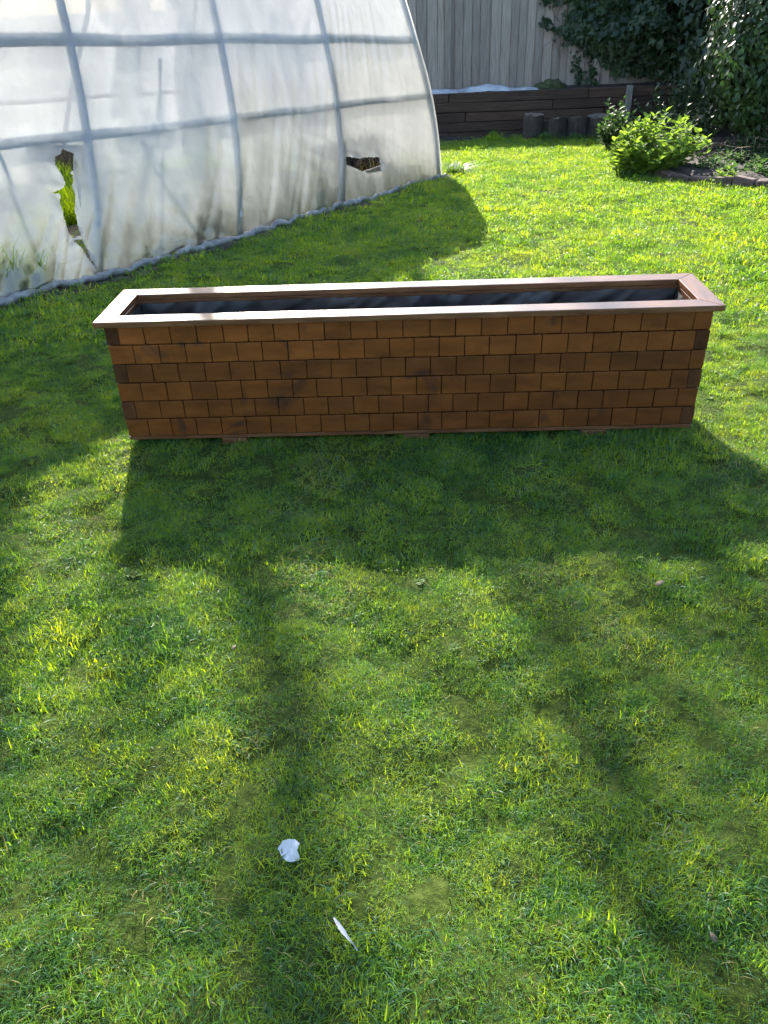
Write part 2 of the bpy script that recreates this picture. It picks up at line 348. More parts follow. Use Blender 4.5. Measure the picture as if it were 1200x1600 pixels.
tag(link('soil_margin', npmesh('soil_margin', np.stack([wx, wy, wz], -1), Qw, None, True), MAT['soil']), kind='structure')

# ------------------------------------------------------------------ planter (origin at its front left foot)
PL, PW, PH = 2.264, 0.344, 0.5175
planter = tag(empty('planter'), 'long brown stained wooden planter box clad in rows of shingles, black liner inside', 'planter')
Z0 = .012; LT = .0225; ROWH = (PH - LT - Z0 - .016) / 6
def panel(name, x0, x1, y0, y1, z0, z1, m): return link(name, bevel_box(name, x1 - x0, y1 - y0, z1 - z0, .002, 1), m, planter, ((x0 + x1) / 2, (y0 + y1) / 2, (z0 + z1) / 2))
dk = MAT['endgrain']
panel('backing_board', .02, PL - .02, .016, .034, Z0, PH - LT - .001, dk); panel('backing_board', .02, PL - .02, PW - .034, PW - .016, Z0, PH - LT - .001, dk)
panel('backing_board', .016, .034, .0345, PW - .0345, Z0, PH - LT - .001, dk); panel('backing_board', PL - .034, PL - .016, .0345, PW - .0345, Z0, PH - LT - .001, dk)
panel('floor_board', .034, PL - .034, .035, PW - .035, .03, .05, dk)
TW, TT = .098, .017
tile_me = []
for k in range(4):
    me = bevel_box('shingle', TW - .0028, TT, ROWH - .0044, .0026, 2, .0006); me.materials.append(MAT['tile']); tile_me.append(me)
end_me = bevel_box('end_block', .05, TT, ROWH - .0044, .002, 1); end_me.materials.append(MAT['endgrain'])
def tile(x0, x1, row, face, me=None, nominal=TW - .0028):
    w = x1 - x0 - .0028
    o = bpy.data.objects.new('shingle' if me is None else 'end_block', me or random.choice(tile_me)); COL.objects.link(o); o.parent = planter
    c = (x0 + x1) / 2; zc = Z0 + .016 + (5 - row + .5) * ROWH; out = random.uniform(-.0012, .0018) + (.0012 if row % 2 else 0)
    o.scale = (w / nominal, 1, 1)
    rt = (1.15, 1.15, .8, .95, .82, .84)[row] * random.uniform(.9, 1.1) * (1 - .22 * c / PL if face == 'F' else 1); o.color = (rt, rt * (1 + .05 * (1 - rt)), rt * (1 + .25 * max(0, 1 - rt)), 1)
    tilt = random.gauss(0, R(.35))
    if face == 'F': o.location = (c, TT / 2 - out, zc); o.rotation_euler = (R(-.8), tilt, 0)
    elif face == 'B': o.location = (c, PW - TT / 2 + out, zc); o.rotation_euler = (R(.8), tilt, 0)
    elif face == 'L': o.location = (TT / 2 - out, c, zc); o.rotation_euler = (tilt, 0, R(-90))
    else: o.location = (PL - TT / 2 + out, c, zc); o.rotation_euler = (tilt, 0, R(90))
starts = [.0, .037, .014, .032, .012, .028]
for row in range(6):
    x = 0.0
    if row % 2 == 0: tile(0, .05, row, 'F', end_me, .0465); x = .05; first = TW
    else: first = .072 + starts[row] * .3
    xe = PL - (.05 if row % 2 else 0)
    nxt = x + first + starts[row] * .3
    while nxt < xe - .035:
        tile(x, nxt, row, 'F'); x = nxt; nxt = x + TW + random.gauss(0, .0028)
        if random.random() < .05: nxt += .0
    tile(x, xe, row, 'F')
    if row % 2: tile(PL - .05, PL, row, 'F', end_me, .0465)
    for face in ('L', 'R'):
        a = TT + .002
        b = PW - TT - .002
        cuts = [a]
        while cuts[-1] + TW < b - .04: cuts.append(cuts[-1] + TW)
        cuts.append(b)
        for p, q in zip(cuts, cuts[1:]): tile(p, q, row, face)
for k in range(6):
    zc = Z0 + .016 + (k + .5) * ROWH
    o = link('rear_board', bevel_box('rear_board', PL - 2 * TT - .002, TT - .002, ROWH - .004, .003, 1), MAT['wood'], planter, (PL / 2, PW - TT / 2, zc))
panel('base_strip', 0, PL, .001, .0158, Z0, Z0 + .0145, MAT['wood'])
for x in (.38, 1.12, 1.83):
    panel('foot', x, x + .1, -.004, PW - .01, -.02, Z0 - .0005, MAT['wood'])
ov, lm = .0281, .0769
X0, X1, YA, YB = -ov, PL + ov, -ov, -ov + .400
def lip(poly, m):
    me = prism('lip_board', poly, PH - LT, PH, .003); return link('lip_board', me, m, planter)
g = .0006
lip([(X0 + g, YA), (X1 - g, YA), (X1 - lm - g, YA + lm), (X0 + lm + g, YA + lm)], MAT['wood'])
lip([(X0 + lm + g, YB - lm), (X1 - lm - g, YB - lm), (X1 - g, YB), (X0 + g, YB)], MAT['wood'])
lip([(X0, YA + g), (X0 + lm, YA + lm + g), (X0 + lm, YB - lm - g), (X0, YB - g)], MAT['wood_y'])
lip([(X1, YA + g), (X1, YB - g), (X1 - lm, YB - lm - g), (X1 - lm, YA + lm + g)], MAT['wood_y'])
# inside battens just under the lip, and the wrinkled black liner
bt = .045
panel('inner_batten', .0345, PL - .0345, .0345, .0475, PH - LT - bt, PH - LT - .001, MAT['wood']); panel('inner_batten', .0345, PL - .0345, PW - .0475 + .03 - .03, PW - .0345, PH - LT - bt, PH - LT - .001, MAT['wood'])
panel('inner_batten', .0345, .0475, .048, PW - .048, PH - LT - bt, PH - LT - .001, MAT['wood_y']); panel('inner_batten', PL - .0475, PL - .0345, .048, PW - .048, PH - LT - bt, PH - LT - .001, MAT['wood_y'])
def liner():
    a0, a1, b0, b1 = .053, PL - .053, .053, PW - .053
    per = []
    st = .008
    for x in np.arange(a0, a1, st): per.append((x, b0, 0, 1))
    for y in np.arange(b0, b1, st): per.append((a1, y, -1, 0))
    for x in np.arange(a1, a0, -st): per.append((x, b1, 0, -1))
    for y in np.arange(b1, b0, -st): per.append((a0, y, 1, 0))
    n = len(per); rows = 36; V = []
    for j in range(rows):
        t = j / (rows - 1)
        for i, (x, y, ix, iy) in enumerate(per):
            s = i * st
            top = PH - LT - .010 + .007 * mnoise.noise(Vector((s * 7, 1, 0)))
            z = top * (1 - t) + .06 * t
            w = mnoise.noise(Vector((s * 5 + z * 6, z * 3, 4))); w2 = mnoise.noise(Vector((s * 11 - z * 9, z * 5, 9)))
            w3 = mnoise.noise(Vector((s * 8 + z * 14, z * 2 - s * 3, 2))); fold = abs(w) ** .6 * .024 + max(0, w2) * .02 + .014 * max(0, 1 - abs(w3) * 5)
            d = .001 + fold * (0.25 + .75 * min(1, t * 3)) + .012 * t
            V.append((x + ix * d, y + iy * d, z))
    Qd = [(j * n + i, j * n + (i + 1) % n, (j + 1) * n + (i + 1) % n, (j + 1) * n + i) for j in range(rows - 1) for i in range(n)]
    c = len(V); V.append((PL / 2, PW / 2, .06))
    T = [((rows - 1) * n + i, (rows - 1) * n + (i + 1) % n, c) for i in range(n)]
    return npmesh('liner', V, Qd, T, True)
link('liner', liner(), MAT['liner'], planter)

# ------------------------------------------------------------------ polytunnel
tunnel = tag(empty('polytunnel'), 'milky white polythene tunnel greenhouse with tube hoops and torn side', 'polytunnel')
HOOPS = [0.0, -2.22, -3.88, -5.4, -6.9, -8.45]
_pl = np.concatenate([[0], np.cumsum(np.hypot(np.diff(PZ), np.diff(PS)))])
_fz = np.linspace(0, _pl[-1], 160); _k = np.ones(15) / 15
def _sm(a): b = np.concatenate([2 * a[0] - a[7:0:-1], a, (a[-2:-9:-1] if a is not _zs else a[-2:-9:-1])]); return np.convolve(b, _k, 'valid')
_zs = np.interp(_fz, _pl, PZ); _ss = np.interp(_fz, _pl, PS); _zs2 = _sm(_zs); _ss2 = np.convolve(np.concatenate([2 * _ss[0] - _ss[7:0:-1], _ss, 2 * _ss[-1] - _ss[-2:-9:-1]]), _k, 'valid')
def prof(v):           # v 0..pi: near base over the ridge to far base
    t = np.where(v < math.pi / 2, v, math.pi - v) / (math.pi / 2) * _pl[-1]
    s_ = np.interp(t, _fz, _ss2); z_ = np.interp(t, _fz, _zs2); return np.where(v < math.pi / 2, s_, 2 * TR_ - s_), z_
def v_of_z(z): return float(np.interp(z, _zs2, _fz) / _pl[-1] * math.pi / 2)
TEAR = [
 [(-5.351, 0.828), (-5.275, 0.788), (-5.314, 0.713), (-5.362, 0.679), (-5.346, 0.665), (-5.352, 0.621), (-5.379, 0.601), (-5.38, 0.548), (-5.396, 0.498), (-5.421, 0.452), (-5.432, 0.392), (-5.45, 0.294), (-5.502, 0.291), (-5.521, 0.365), (-5.529, 0.428), (-5.509, 0.507), (-5.475, 0.562), (-5.53, 0.578), (-5.469, 0.593), (-5.434, 0.628), (-5.428, 0.671), (-5.439, 0.743), (-5.409, 0.783), (-5.373, 0.795)],
 [(-5.51, 0.276), (-5.457, 0.279), (-5.428, 0.222), (-5.434, 0.15), (-5.445, 0.074), (-5.45, 0.11), (-5.464, 0.186)],
 [(-2.048, 0.433), (-1.793, 0.398), (-1.387, 0.364), (-1.4, 0.262), (-1.417, 0.232), (-1.632, 0.234), (-1.85, 0.292), (-1.978, 0.336), (-2.067, 0.362)]]
def sag(u, v):
    h = np.sort(np.array(HOOPS)); i = np.clip(np.searchsorted(h, u) - 1, 0, len(h) - 2)
    t = (u - h[i]) / (h[i + 1] - h[i]); return .05 * np.sin(np.pi * np.clip(t, 0, 1)) ** 1.2 * np.sin(v) ** .5
def cover():
    us = np.concatenate([np.arange(-8.5, -6.2, .06), np.arange(-6.2, -5.85, .03), np.arange(-5.85, -5.45, .0065), np.arange(-5.45, -2.3, .03), np.arange(-2.3, -1.4, .0075), np.arange(-1.4, 0.0001, .03)])
    us[-1] = 0.0
    vs_ = np.concatenate([np.arange(0, .32, .0024), np.arange(.32, .72, .012), np.arange(.72, math.pi, .045), [math.pi]])
    Ug, Vg = np.meshgrid(us, vs_); S, Zh = prof(Vg)
    U0 = Ug - lean(Ug) * np.minimum(Zh, 1.7) * 0          # grid lines follow the leaning hoops
    wr = np.zeros(Ug.shape)
    for i in range(Ug.shape[0]):
        for j in range(Ug.shape[1]):
            if Vg[i, j] < 1.2:
                z = Zh[i, j]; u = Ug[i, j]
                wr[i, j] = .012 * mnoise.noise(Vector((u * 2.2 + z * .8, z * .7, 1))) + .007 * mnoise.noise(Vector((u * 9 - z * 2.5, z * 1.1, 5))) + .003 * mnoise.noise(Vector((u * 5 + z * 14, z * 6, 8))) + .014 * max(0, 1 - z) * (1 - abs(mnoise.noise(Vector((u * 5 - z * 1.6, z * .6, 12)))) * 2.2) ** 3 * .6
    S2 = S + (sag(Ug, Vg) + wr) * np.cos(Vg); Z2 = Zh - (sag(Ug, Vg) + wr) * np.sin(Vg) * .8
    P = tun(U0, S2, Z2)
    uc = (Ug[:-1, :-1] + Ug[1:, 1:]) / 2; zc = (Zh[:-1, :-1] + Zh[1:, 1:]) / 2; vc = (Vg[:-1, :-1] + Vg[1:, 1:]) / 2
    ua = uc + lean(uc) * np.minimum(zc, 1.7)
    hole = np.zeros(uc.shape, bool)
    for poly in TEAR: hole |= in_poly(ua, zc, poly)
    hole &= vc < 1
    Ic = np.arange(Ug.size).reshape(Ug.shape)
    Qc = np.stack([Ic[:-1, :-1], Ic[:-1, 1:], Ic[1:, 1:], Ic[1:, :-1]], -1)[~hole]
    near = np.zeros(Ug.shape); ug = Ug + lean(Ug) * np.minimum(Zh, 1.7)
    for poly in TEAR:                                     # loose, curling edges round the tears
        pts = np.array([(a[0] + (b[0] - a[0]) * t, a[1] + (b[1] - a[1]) * t) for a, b in zip(poly, poly[1:] + poly[:1]) for t in np.linspace(0, 1, 8)])
        m_ = (np.abs(ug - pts[:, 0].mean()) < .7) & (Zh < 1.1)
        dq = np.min(np.hypot(ug[m_][:, None] - pts[None, :, 0], (Zh[m_][:, None] - pts[None, :, 1])), axis=1); near[m_] = np.maximum(near[m_], np.clip(1 - dq / .07, 0, 1) ** 2)
    curl = near * (.006 + .045 * vnoise(ug, Zh, 9, 4)); P[..., 0] += TN[0] * curl; P[..., 1] += TN[1] * curl; P[..., 2] -= .4 * np.abs(curl)
    me = npmesh('cover', P.reshape(-1, 3), Qc, None, True)
    at = me.attributes.new('height', 'FLOAT', 'POINT'); at.data.foreach_set('value', Zh.ravel().astype(np.float32)); return me
link('cover', cover(), MAT['plastic'], tunnel)
def end_cover(u, name):
    vs_ = np.linspace(0, math.pi, 41); S, Zh = prof(vs_); P = []; Qe = []
    nb = 14
    for k in range(len(vs_)):
        for j in range(nb):
            t = j / (nb - 1); s, z = S[k], Zh[k] * t
            p = tun(np.array(u), np.array(s), np.array(z)); w = .03 * mnoise.noise(Vector((s * 2, z * 1.2, u))) * math.sin(math.pi * t)
            P.append((p[0] + TD[0] * w, p[1] + TD[1] * w, p[2]))
    for k in range(len(vs_) - 1):
        for j in range(nb - 1): Qe.append((k * nb + j, k * nb + j + 1, (k + 1) * nb + j + 1, (k + 1) * nb + j))
    me = npmesh('end_sheet', P, Qe, None, True); at = me.attributes.new('height', 'FLOAT', 'POINT'); at.data.foreach_set('value', np.repeat(Zh, nb).astype(np.float32) * np.tile(np.linspace(0, 1, nb), len(vs_)).astype(np.float32)); link('end_sheet', me, MAT['plastic'], tunnel)
end_cover(.012, 'far'); end_cover(-8.5, 'near')
for u in HOOPS:
    t = Tubes(); vv = np.linspace(0.0, math.pi, 40); S, Zh = prof(vv)
    path = tun(np.full(40, u - (.03 if u == 0 else 0)), S + .038 * np.cos(vv), np.maximum(Zh - .038 * np.sin(vv), -.1))
    t.add(path, .03, 8); link('hoop', t.mesh('hoop'), MAT['steel'], tunnel)
def rail(z, side, r0, m, name='side_rail'):
    t = Tubes(); us = np.linspace(-8.4, -.06, 34); v = v_of_z(z)
    s = float(prof(np.array(v))[0]) + .06
    if side: s = 2 * TR_ - s
    path = tun(us, np.full(34, s) + sag(us, np.full(34, v)) * (1 - 2 * side), np.full(34, z) + .006 * np.sin(us * 3)); t.add(path, r0, 8); link(name, t.mesh(name), m, tunnel)
rail(.87, 0, .034, MAT['rail']); rail(1.43, 0, .042, MAT['rail']); rail(.87, 1, .027, MAT['rail']); rail(1.43, 1, .034, MAT['rail'])
t = Tubes(); t.add(tun(np.linspace(-8.4, -.05, 20), np.full(20, TR_), np.full(20, TH - .06)), .025, 8); link('ridge_pole', t.mesh('ridge_pole'), MAT['steel'], tunnel)
def brace(a, b, r0=.016):
    t = Tubes(); t.add([tuple(tun(np.array(a[0]), np.array(a[1]), np.array(a[2]))), tuple(tun(np.array(b[0]), np.array(b[1]), np.array(b[2])))], r0, 6); link('brace', t.mesh('brace'), MAT['rail'], tunnel)
brace((-4.92, .2, .80), (-4.3, .07, .08), .012); brace((-6.1, .2, .9), (-5.75, .1, .1), .012); brace((-4.55, .42, 1.3), (-4.62, .3, .1), .016)
def flap(pts, width, seed):
    # a curled strip of torn sheet along one edge of a tear: points (along, height) with a pull direction
    V = []; Qd = []; m_ = 7; H = []
    cx = sum(p[0] for p in pts) / len(pts); dense = [(a[0] + (b[0] - a[0]) * t, a[1] + (b[1] - a[1]) * t) for a, b in zip(pts, pts[1:]) for t in np.linspace(0, 1, 6)[:-1]] + [pts[-1]]
    for i, (u, z) in enumerate(dense):
        w = width * (math.sin(math.pi * i / (len(dense) - 1)) ** .7) * (1 + .5 * mnoise.noise(Vector((i * .6, seed, 0))))
        for k in range(m_):
            f = k / (m_ - 1); ang = f * 2.3; du = -abs(w) * math.sin(ang) / 2.3 * (1 if width > 0 else -1); dn = .004 + abs(w) * (1 - math.cos(ang)) / 2.3 * 1.2; dz = -.35 * abs(w) * f * f
            s0 = float(np.interp(z, PZ, PS)); p = TB + (u + du) * TD + (dn - s0 + float(bow(u))) * TN; q = TB + u * TD; V.append((p[0], p[1], float(zg(q[1])) + z + dz)); H.append(z + .3)
    for i in range(len(dense) - 1):
        for k in range(m_ - 1): Qd.append((i * m_ + k, i * m_ + k + 1, (i + 1) * m_ + k + 1, (i + 1) * m_ + k))
    me = npmesh('torn_flap', V, Qd, None, True); at = me.attributes.new('height', 'FLOAT', 'POINT'); at.data.foreach_set('value', np.array(H, np.float32)); link('torn_flap', me, MAT['plastic'], tunnel)
flap([(-5.30, .79), (-5.34, .70), (-5.35, .62), (-5.38, .54), (-5.40, .47)], .045, 1); flap([(-5.44, .36), (-5.46, .28), (-5.44, .2), (-5.45, .12)], .03, 3)
flap([(-1.40, .36), (-1.40, .30), (-1.42, .235)], .07, 7)
# rolled polythene along the foot
t = Tubes(); us = np.linspace(-8.5, .02, 420)
ss_ = -.035 + .018 * np.array([mnoise.noise(Vector((u * 3.3, 2, 0))) for u in us]); rr_ = .027 + .014 * np.array([mnoise.noise(Vector((u * 4.1, 5, 1))) for u in us])
pth = tun(us, ss_, np.zeros_like(us)); pth[:, 2] = gz(pth[:, 0], pth[:, 1]) + .022 + .012 * np.array([mnoise.noise(Vector((u * 6, 7, 1))) for u in us])
t.add(pth, list(rr_), 10)
me = t.mesh('rolled_edge')
for v in me.vertices: v.co += Vector((0, 0, .016 * mnoise.noise(v.co * 8) + .007 * mnoise.noise(v.co * 30))) + Vector((TN[0], TN[1], 0)) * (.02 * mnoise.noise(v.co * 9 + Vector((3, 0, 0))) + .01 * mnoise.noise(v.co * 30))
link('rolled_edge', me, MAT['plastic_roll'], tunnel)

# ------------------------------------------------------------------ retaining wall, fence, bank
WY = 12.44
wall = tag(empty('retaining_wall', (1.78, WY, -.64)), 'low dark timber sleeper retaining wall below the grey fence', 'wall')
def wpart(name, me, m, parent, loc):
    o = bpy.data.objects.new(name, me); 
    if not me.materials: me.materials.append(m)
    COL.objects.link(o); o.parent = parent; o.matrix_parent_inverse = Matrix.Translation(-Vector(parent.location)); o.location = loc; return o
SH = .152
for r_ in range(5):
    x = -2.6 - (r_ % 2) * .9
    while x < 9:
        L = random.choice([2.1, 2.4, 2.4]); me = bevel_box('sleeper', L - .012, .11, SH - .008, .008, 2, .003)
        if r_ == 4 and x < 4.96 < x + L: pass
        o = wpart('sleeper', me, MAT['sleeper'], wall, (x + L / 2, WY + .06 + random.uniform(-.012, .012) + .006 * r_, -.69 + (r_ + .5) * SH)); o.rotation_euler = (random.gauss(0, .02), random.gauss(0, .002), random.gauss(0, .002)); x += L
for x in (-1.4, 1.2, 4.97, 7.4): wpart('post', bevel_box('post', .1, .08, .86, .008, 2, .003), MAT['post'], wall, (x, WY - .05, -.33))
bx, by = np.meshgrid(np.arange(-3, 9.5, .12), np.concatenate([[WY + .128], np.arange(WY + .13, 16.5, .12)])); bz = .0 + .03 * vnoise(bx, by, 2.5); bz += .03; bz[0] = -.9
Ik = np.arange(bx.size).reshape(bx.shape); Qk = np.stack([Ik[:-1, :-1], Ik[:-1, 1:], Ik[1:, 1:], Ik[1:, :-1]], -1).reshape(-1, 4)
tag(link('raised_bank', npmesh('raised_bank', np.stack([bx, by, bz], -1), Qk, None, True), MAT['soil']), kind='structure')
FY = 13.5; FT = 1.62
fence = tag(empty('fence', (2, FY, .02)), 'silver grey vertical board fence standing behind the retaining wall', 'fence')
x = -3.0; strip = bevel_box('cover_strip', .07, .014, FT - .04, .002, 1)
boards = [bevel_box('board', .158, .02, FT - .02, .006, 1, .002) for _ in range(5)]
while x < 9.4:
    w = random.choice([.14, .15, .158, .17, .185]); o = wpart('board', random.choice(boards), MAT['fence'], fence, (x + w / 2, FY + random.uniform(-.006, .006), FT / 2 + random.uniform(-.02, .02)))
    o.scale = ((w - .007) / .158, 1, 1); o.rotation_euler = (random.gauss(0, .004), random.gauss(0, .004), random.gauss(0, .02)); x += w
    wpart('cover_strip', strip, MAT['fence'], fence, (x, FY + .026, FT / 2))
for x in (-.75, 1.93, 4.6, 7.3): wpart('post', bevel_box('post', .12, .06, FT + .02, .006, 2, .002), MAT['fence'], fence, (x, FY - .045, FT / 2))
for z in (.35, 1.2): wpart('rail', bevel_box('rail', 12.2, .06, .09, .006, 1), MAT['fence'], fence, (3.1, FY + .045, z))

# sheets, moss mound on the bank
def sheet(name, label, x0, x1, y0, y1, z0, bulge, seed, fold):
    n, m_ = 46, 14; V = []
    for j in range(m_):
        for i in range(n):
            u, v = i / (n - 1), j / (m_ - 1); x = x0 + (x1 - x0) * u; y = y0 + (y1 - y0) * v + .05 * mnoise.noise(Vector((u * 4, seed, 0)))
            z = z0 + bulge * math.sin(math.pi * min(1, u * 1.02)) * math.sin(math.pi * (.15 + .8 * v)) + fold * mnoise.noise(Vector((u * 6 + v * 3, v * 4, seed))) + fold * .5 * mnoise.noise(Vector((u * 16, v * 9, seed)))
            if v < .12: z -= .03
            V.append((x, y, max(z, .055)))
    Qd = [(j * n + i, j * n + i + 1, (j + 1) * n + i + 1, (j + 1) * n + i) for j in range(m_ - 1) for i in range(n - 1)]
    me = npmesh(name, V, Qd, None, True); o = link(name, me, MAT['tarp']); sm = o.modifiers.new('thick', 'SOLIDIFY'); sm.thickness = .006
    return tag(o, label, 'sheet', 'plastic sheets on the raised bank')
sheet('plastic_sheet', 'crumpled pale plastic sheet on the raised bank next to the tunnel end', 1.35, 2.2, 12.62, 13.1, .06, .03, 1, .03)
sheet('plastic_sheet', 'longer silvery plastic sheet humped on the bank in the middle of the fence', 2.12, 3.1, 12.66, 13.2, .06, .09, 5, .015)
sheet('plastic_sheet', 'small flat silvery sheet on the bank beside the moss mound', 3.05, 3.5, 12.7, 13.15, .055, .03, 9, .012)
def blob(name, loc, rx, ry, rz, m, amp=.18, sub=4, freq=2.0, seed=0):
    bm = bmesh.new(); bmesh.ops.create_icosphere(bm, subdivisions=sub, radius=1)
    for v in bm.verts:
        k = 1 + amp * mnoise.noise(v.co * freq + Vector((seed, 0, 0))) + amp * .5 * mnoise.noise(v.co * freq * 3 + Vector((seed, 2, 0)))
        v.co = Vector((v.co.x * rx * k, v.co.y * ry * k, v.co.z * rz * k))
    me = bpy.data.meshes.new(name); bm.to_mesh(me); bm.free(); me.polygons.foreach_set('use_smooth', [True] * len(me.polygons))
    return link(name, me, m, None, loc)
tag(blob('moss_mound', (3.72, 13.0, .05), .26, .2, .13, MAT['moss'], .3), 'dark green mossy mound on the bank at the foot of the fence', 'moss')

# log stumps standing in a row
for (x, y, rr0, hh, lab) in ((3.28, 11.72, .165, .42, 'leftmost and tallest of the upright log stumps by the wall'), (3.63, 11.68, .18, .33, 'second log stump from the left in front of the wall'),
                        (4.0, 11.7, .175, .32, 'third log stump from the left in front of the wall'), (4.36, 11.75, .2, .36, 'pale barked log stump at the right end of the stump row')):
    z0 = float(gz(x, y)) - .04; st = tag(empty('log_stump', (x, y, z0)), lab, 'stump', 'log stumps in front of the wall')
    V = []; n = 28
    rows = 8
    for j in range(rows):
        for i in range(n):
            t_ = 2 * math.pi * i / n; k = rr0 * (1 + .10 * mnoise.noise(Vector((math.cos(t_) * 1.4, math.sin(t_) * 1.4, x * 7))) + .16 * mnoise.noise(Vector((math.cos(t_) * 5, math.sin(t_) * 5, x * 3 + j * .12))) + .05 * (1 - j / 7))
            V.append((x + k * math.cos(t_), y + k * math.sin(t_), z0 + hh * j / (rows - 1) + .06 * (j / 7) * math.sin(x * 23) * math.cos(t_ + x * 9) + (.03 * mnoise.noise(Vector((i * .5, x, 3))) if j == rows - 1 else 0)))
    wpart('bark', npmesh('bark', V, [(j * n + i, j * n + (i + 1) % n, (j + 1) * n + (i + 1) % n, (j + 1) * n + i) for j in range(rows - 1) for i in range(n)], None, True), MAT['bark'], st, (0, 0, 0)).location = (0, 0, 0)
    top = [V[(rows - 1) * n + i] for i in range(n)]; V2 = [(x + (a - x) * q, y + (b - y) * q, c - .004 + .003 * math.sin(q * 40)) for q in (.97, .6, .3) for a, b, c in top] + [(x, y, z0 + hh - .003)]
    Qd = [(j * n + i, j * n + (i + 1) % n, (j + 1) * n + (i + 1) % n, (j + 1) * n + i) for j in range(2) for i in range(n)]
    wpart('cut_face', npmesh('cut_face', V2, Qd, [(2 * n + i, 2 * n + (i + 1) % n, 3 * n) for i in range(n)], True), MAT['cut'], st, (0, 0, 0))

# brick edging along the bed
edging = tag(empty('brick_edging', (4.2, 6.2, -.3)), 'row of old bricks edging the flower bed beside the lawn', 'edging')
path = [(3.93, 6.84), (3.97, 6.72), (4.07, 6.46), (4.25, 6.17), (4.46, 5.97), (4.64, 5.84), (4.9, 5.72), (5.6, 5.5), (6.6, 5.25)]
seglen = [math.dist(a, b) for a, b in zip(path, path[1:])]; tot = sum(seglen)
bms = []
for k in range(4):
    me = bevel_box('brick', .2, .1, .12, .016, 2, .011); me.materials.append(MAT['brick']); bms.append(me)
d_ = .1
while d_ < tot - .1:
    q = d_; i = 0
    while q > seglen[i]: q -= seglen[i]; i += 1
    a, b = path[i], path[i + 1]; f = q / seglen[i]; x, y = a[0] + (b[0] - a[0]) * f, a[1] + (b[1] - a[1]) * f
    o = wpart('brick', random.choice(bms), None, edging, (x, y, float(gz(x, y)) + .03 + random.uniform(-.012, .012)))
    o.rotation_euler = (random.gauss(0, .09), random.gauss(0, .07), math.atan2(b[1] - a[1], b[0] - a[0]) + random.gauss(0, .09)); d_ += .215 + random.uniform(0, .025)

# ------------------------------------------------------------------ plants
def stem_plant(name, label, cat, x, y, n, h, spread, leaf, lm_, per=14, base=.06, group=None, lean_=(0, 0), stem_m='greenstem'):
    z0 = float(gz(x, y)); root = tag(empty(name, (x, y, z0)), label, cat, group); tb = Tubes(); P = []; A = []; Nn = []; S = []
    for k in range(n):
        t_ = random.uniform(0, 2 * math.pi); rad = math.sqrt(random.random()); hh = h * (1 - .45 * rad ** 2) * random.uniform(.6, 1.12)
        b0 = Vector((x + base * rad * math.cos(t_), y + base * rad * math.sin(t_), z0)); tip = Vector((x + spread * rad * math.cos(t_) + lean_[0], y + spread * rad * math.sin(t_) + lean_[1], z0 + hh))
        mid = b0.lerp(tip, .5) + Vector((-(tip.x - b0.x) * .15, -(tip.y - b0.y) * .15, hh * .12))
        pts = [b0.lerp(mid, u).lerp(mid.lerp(tip, u), u) for u in np.linspace(0, 1, 6)]; tb.add(pts, [.006, .005, .005, .004, .003, .002], 4, False)
        for q in range(per):
            u = .18 + .82 * (q + random.random() * .6) / per; u = min(u, 1); p = b0.lerp(mid, u).lerp(mid.lerp(tip, u), u); ang = q * 2.4 + k; up = random.uniform(.15, .9) + (.8 if u > .9 else 0)
            P.append(p); A.append((math.cos(ang), math.sin(ang), up)); Nn.append((-.3 * math.cos(ang) + random.gauss(0, .3), -.3 * math.sin(ang) + random.gauss(0, .3), 1)); S.append(leaf * random.uniform(.6, 1.15) * (1.1 - .45 * u))
    tag(wpart('stem', tb.mesh('stem'), MAT[stem_m], root, (0, 0, 0)), kind='stuff')
    tag(wpart('foliage', leaves('foliage', [tuple(p) for p in P], A, Nn, S), MAT[lm_], root, (0, 0, 0)), kind='stuff')
    return root
stem_plant('leafy_bush', 'sunlit bright green leafy bush at the corner of the flower bed', 'bush', 3.84, 6.9, 110, .6, .54, .125, 'bush', 19, .28, None, (.2, 0))
stem_plant('leafy_plant', 'dull green leafy plant in shade by the last stump and wall', 'plant', 4.16, 9.6, 40, .68, .3, .12, 'fern', 14, .12)
stem_plant('small_plant', 'small pale green plant growing among the edging bricks', 'plant', 4.55, 6.1, 14, .2, .2, .09, 'bush', 7, .05)
stem_plant('trailing_plant', 'low pale trailing plant under the left side of the bright bush', 'plant', 3.72, 6.95, 16, .16, .26, .08, 'bush', 7, .1)
stem_plant('leafy_plant', 'dark leafy undergrowth in shade behind the bright bush', 'plant', 4.95, 8.9, 50, .7, .55, .11, 'ivy', 14, .25)
stem_plant('leafy_plant', 'dark undergrowth at the foot of the ivy near the wall post', 'plant', 5.3, 10.6, 60, .9, .7, .12, 'ivy', 14, .3)
stem_plant('leafy_plant', 'dark leafy undergrowth below the glossy shrub', 'plant', 5.35, 7.6, 40, .4, .45, .1, 'ivy', 12, .25)
for (x, y, lab) in ((4.75, 6.35, 'low green weed behind the edging bricks, left of the others'), (5.0, 6.15, 'low green weed behind the edging bricks near the right edge'), (4.6, 6.75, 'low weed on the soil just right of the bright bush'), (5.25, 6.9, 'low weed on the shaded soil below the glossy shrub'), (4.9, 7.2, 'low weed in the middle of the soil bed')):
    stem_plant('low_weed', lab, 'weed', x, y, 26, .2, .26, .09, 'fern', 8, .14, 'weeds in the flower bed')
stem_plant('low_plant', 'low green leafy clump in the bed at the right edge of the photo', 'plant', 5.35, 6.4, 30, .26, .3, .1, 'fern', 9, .12)

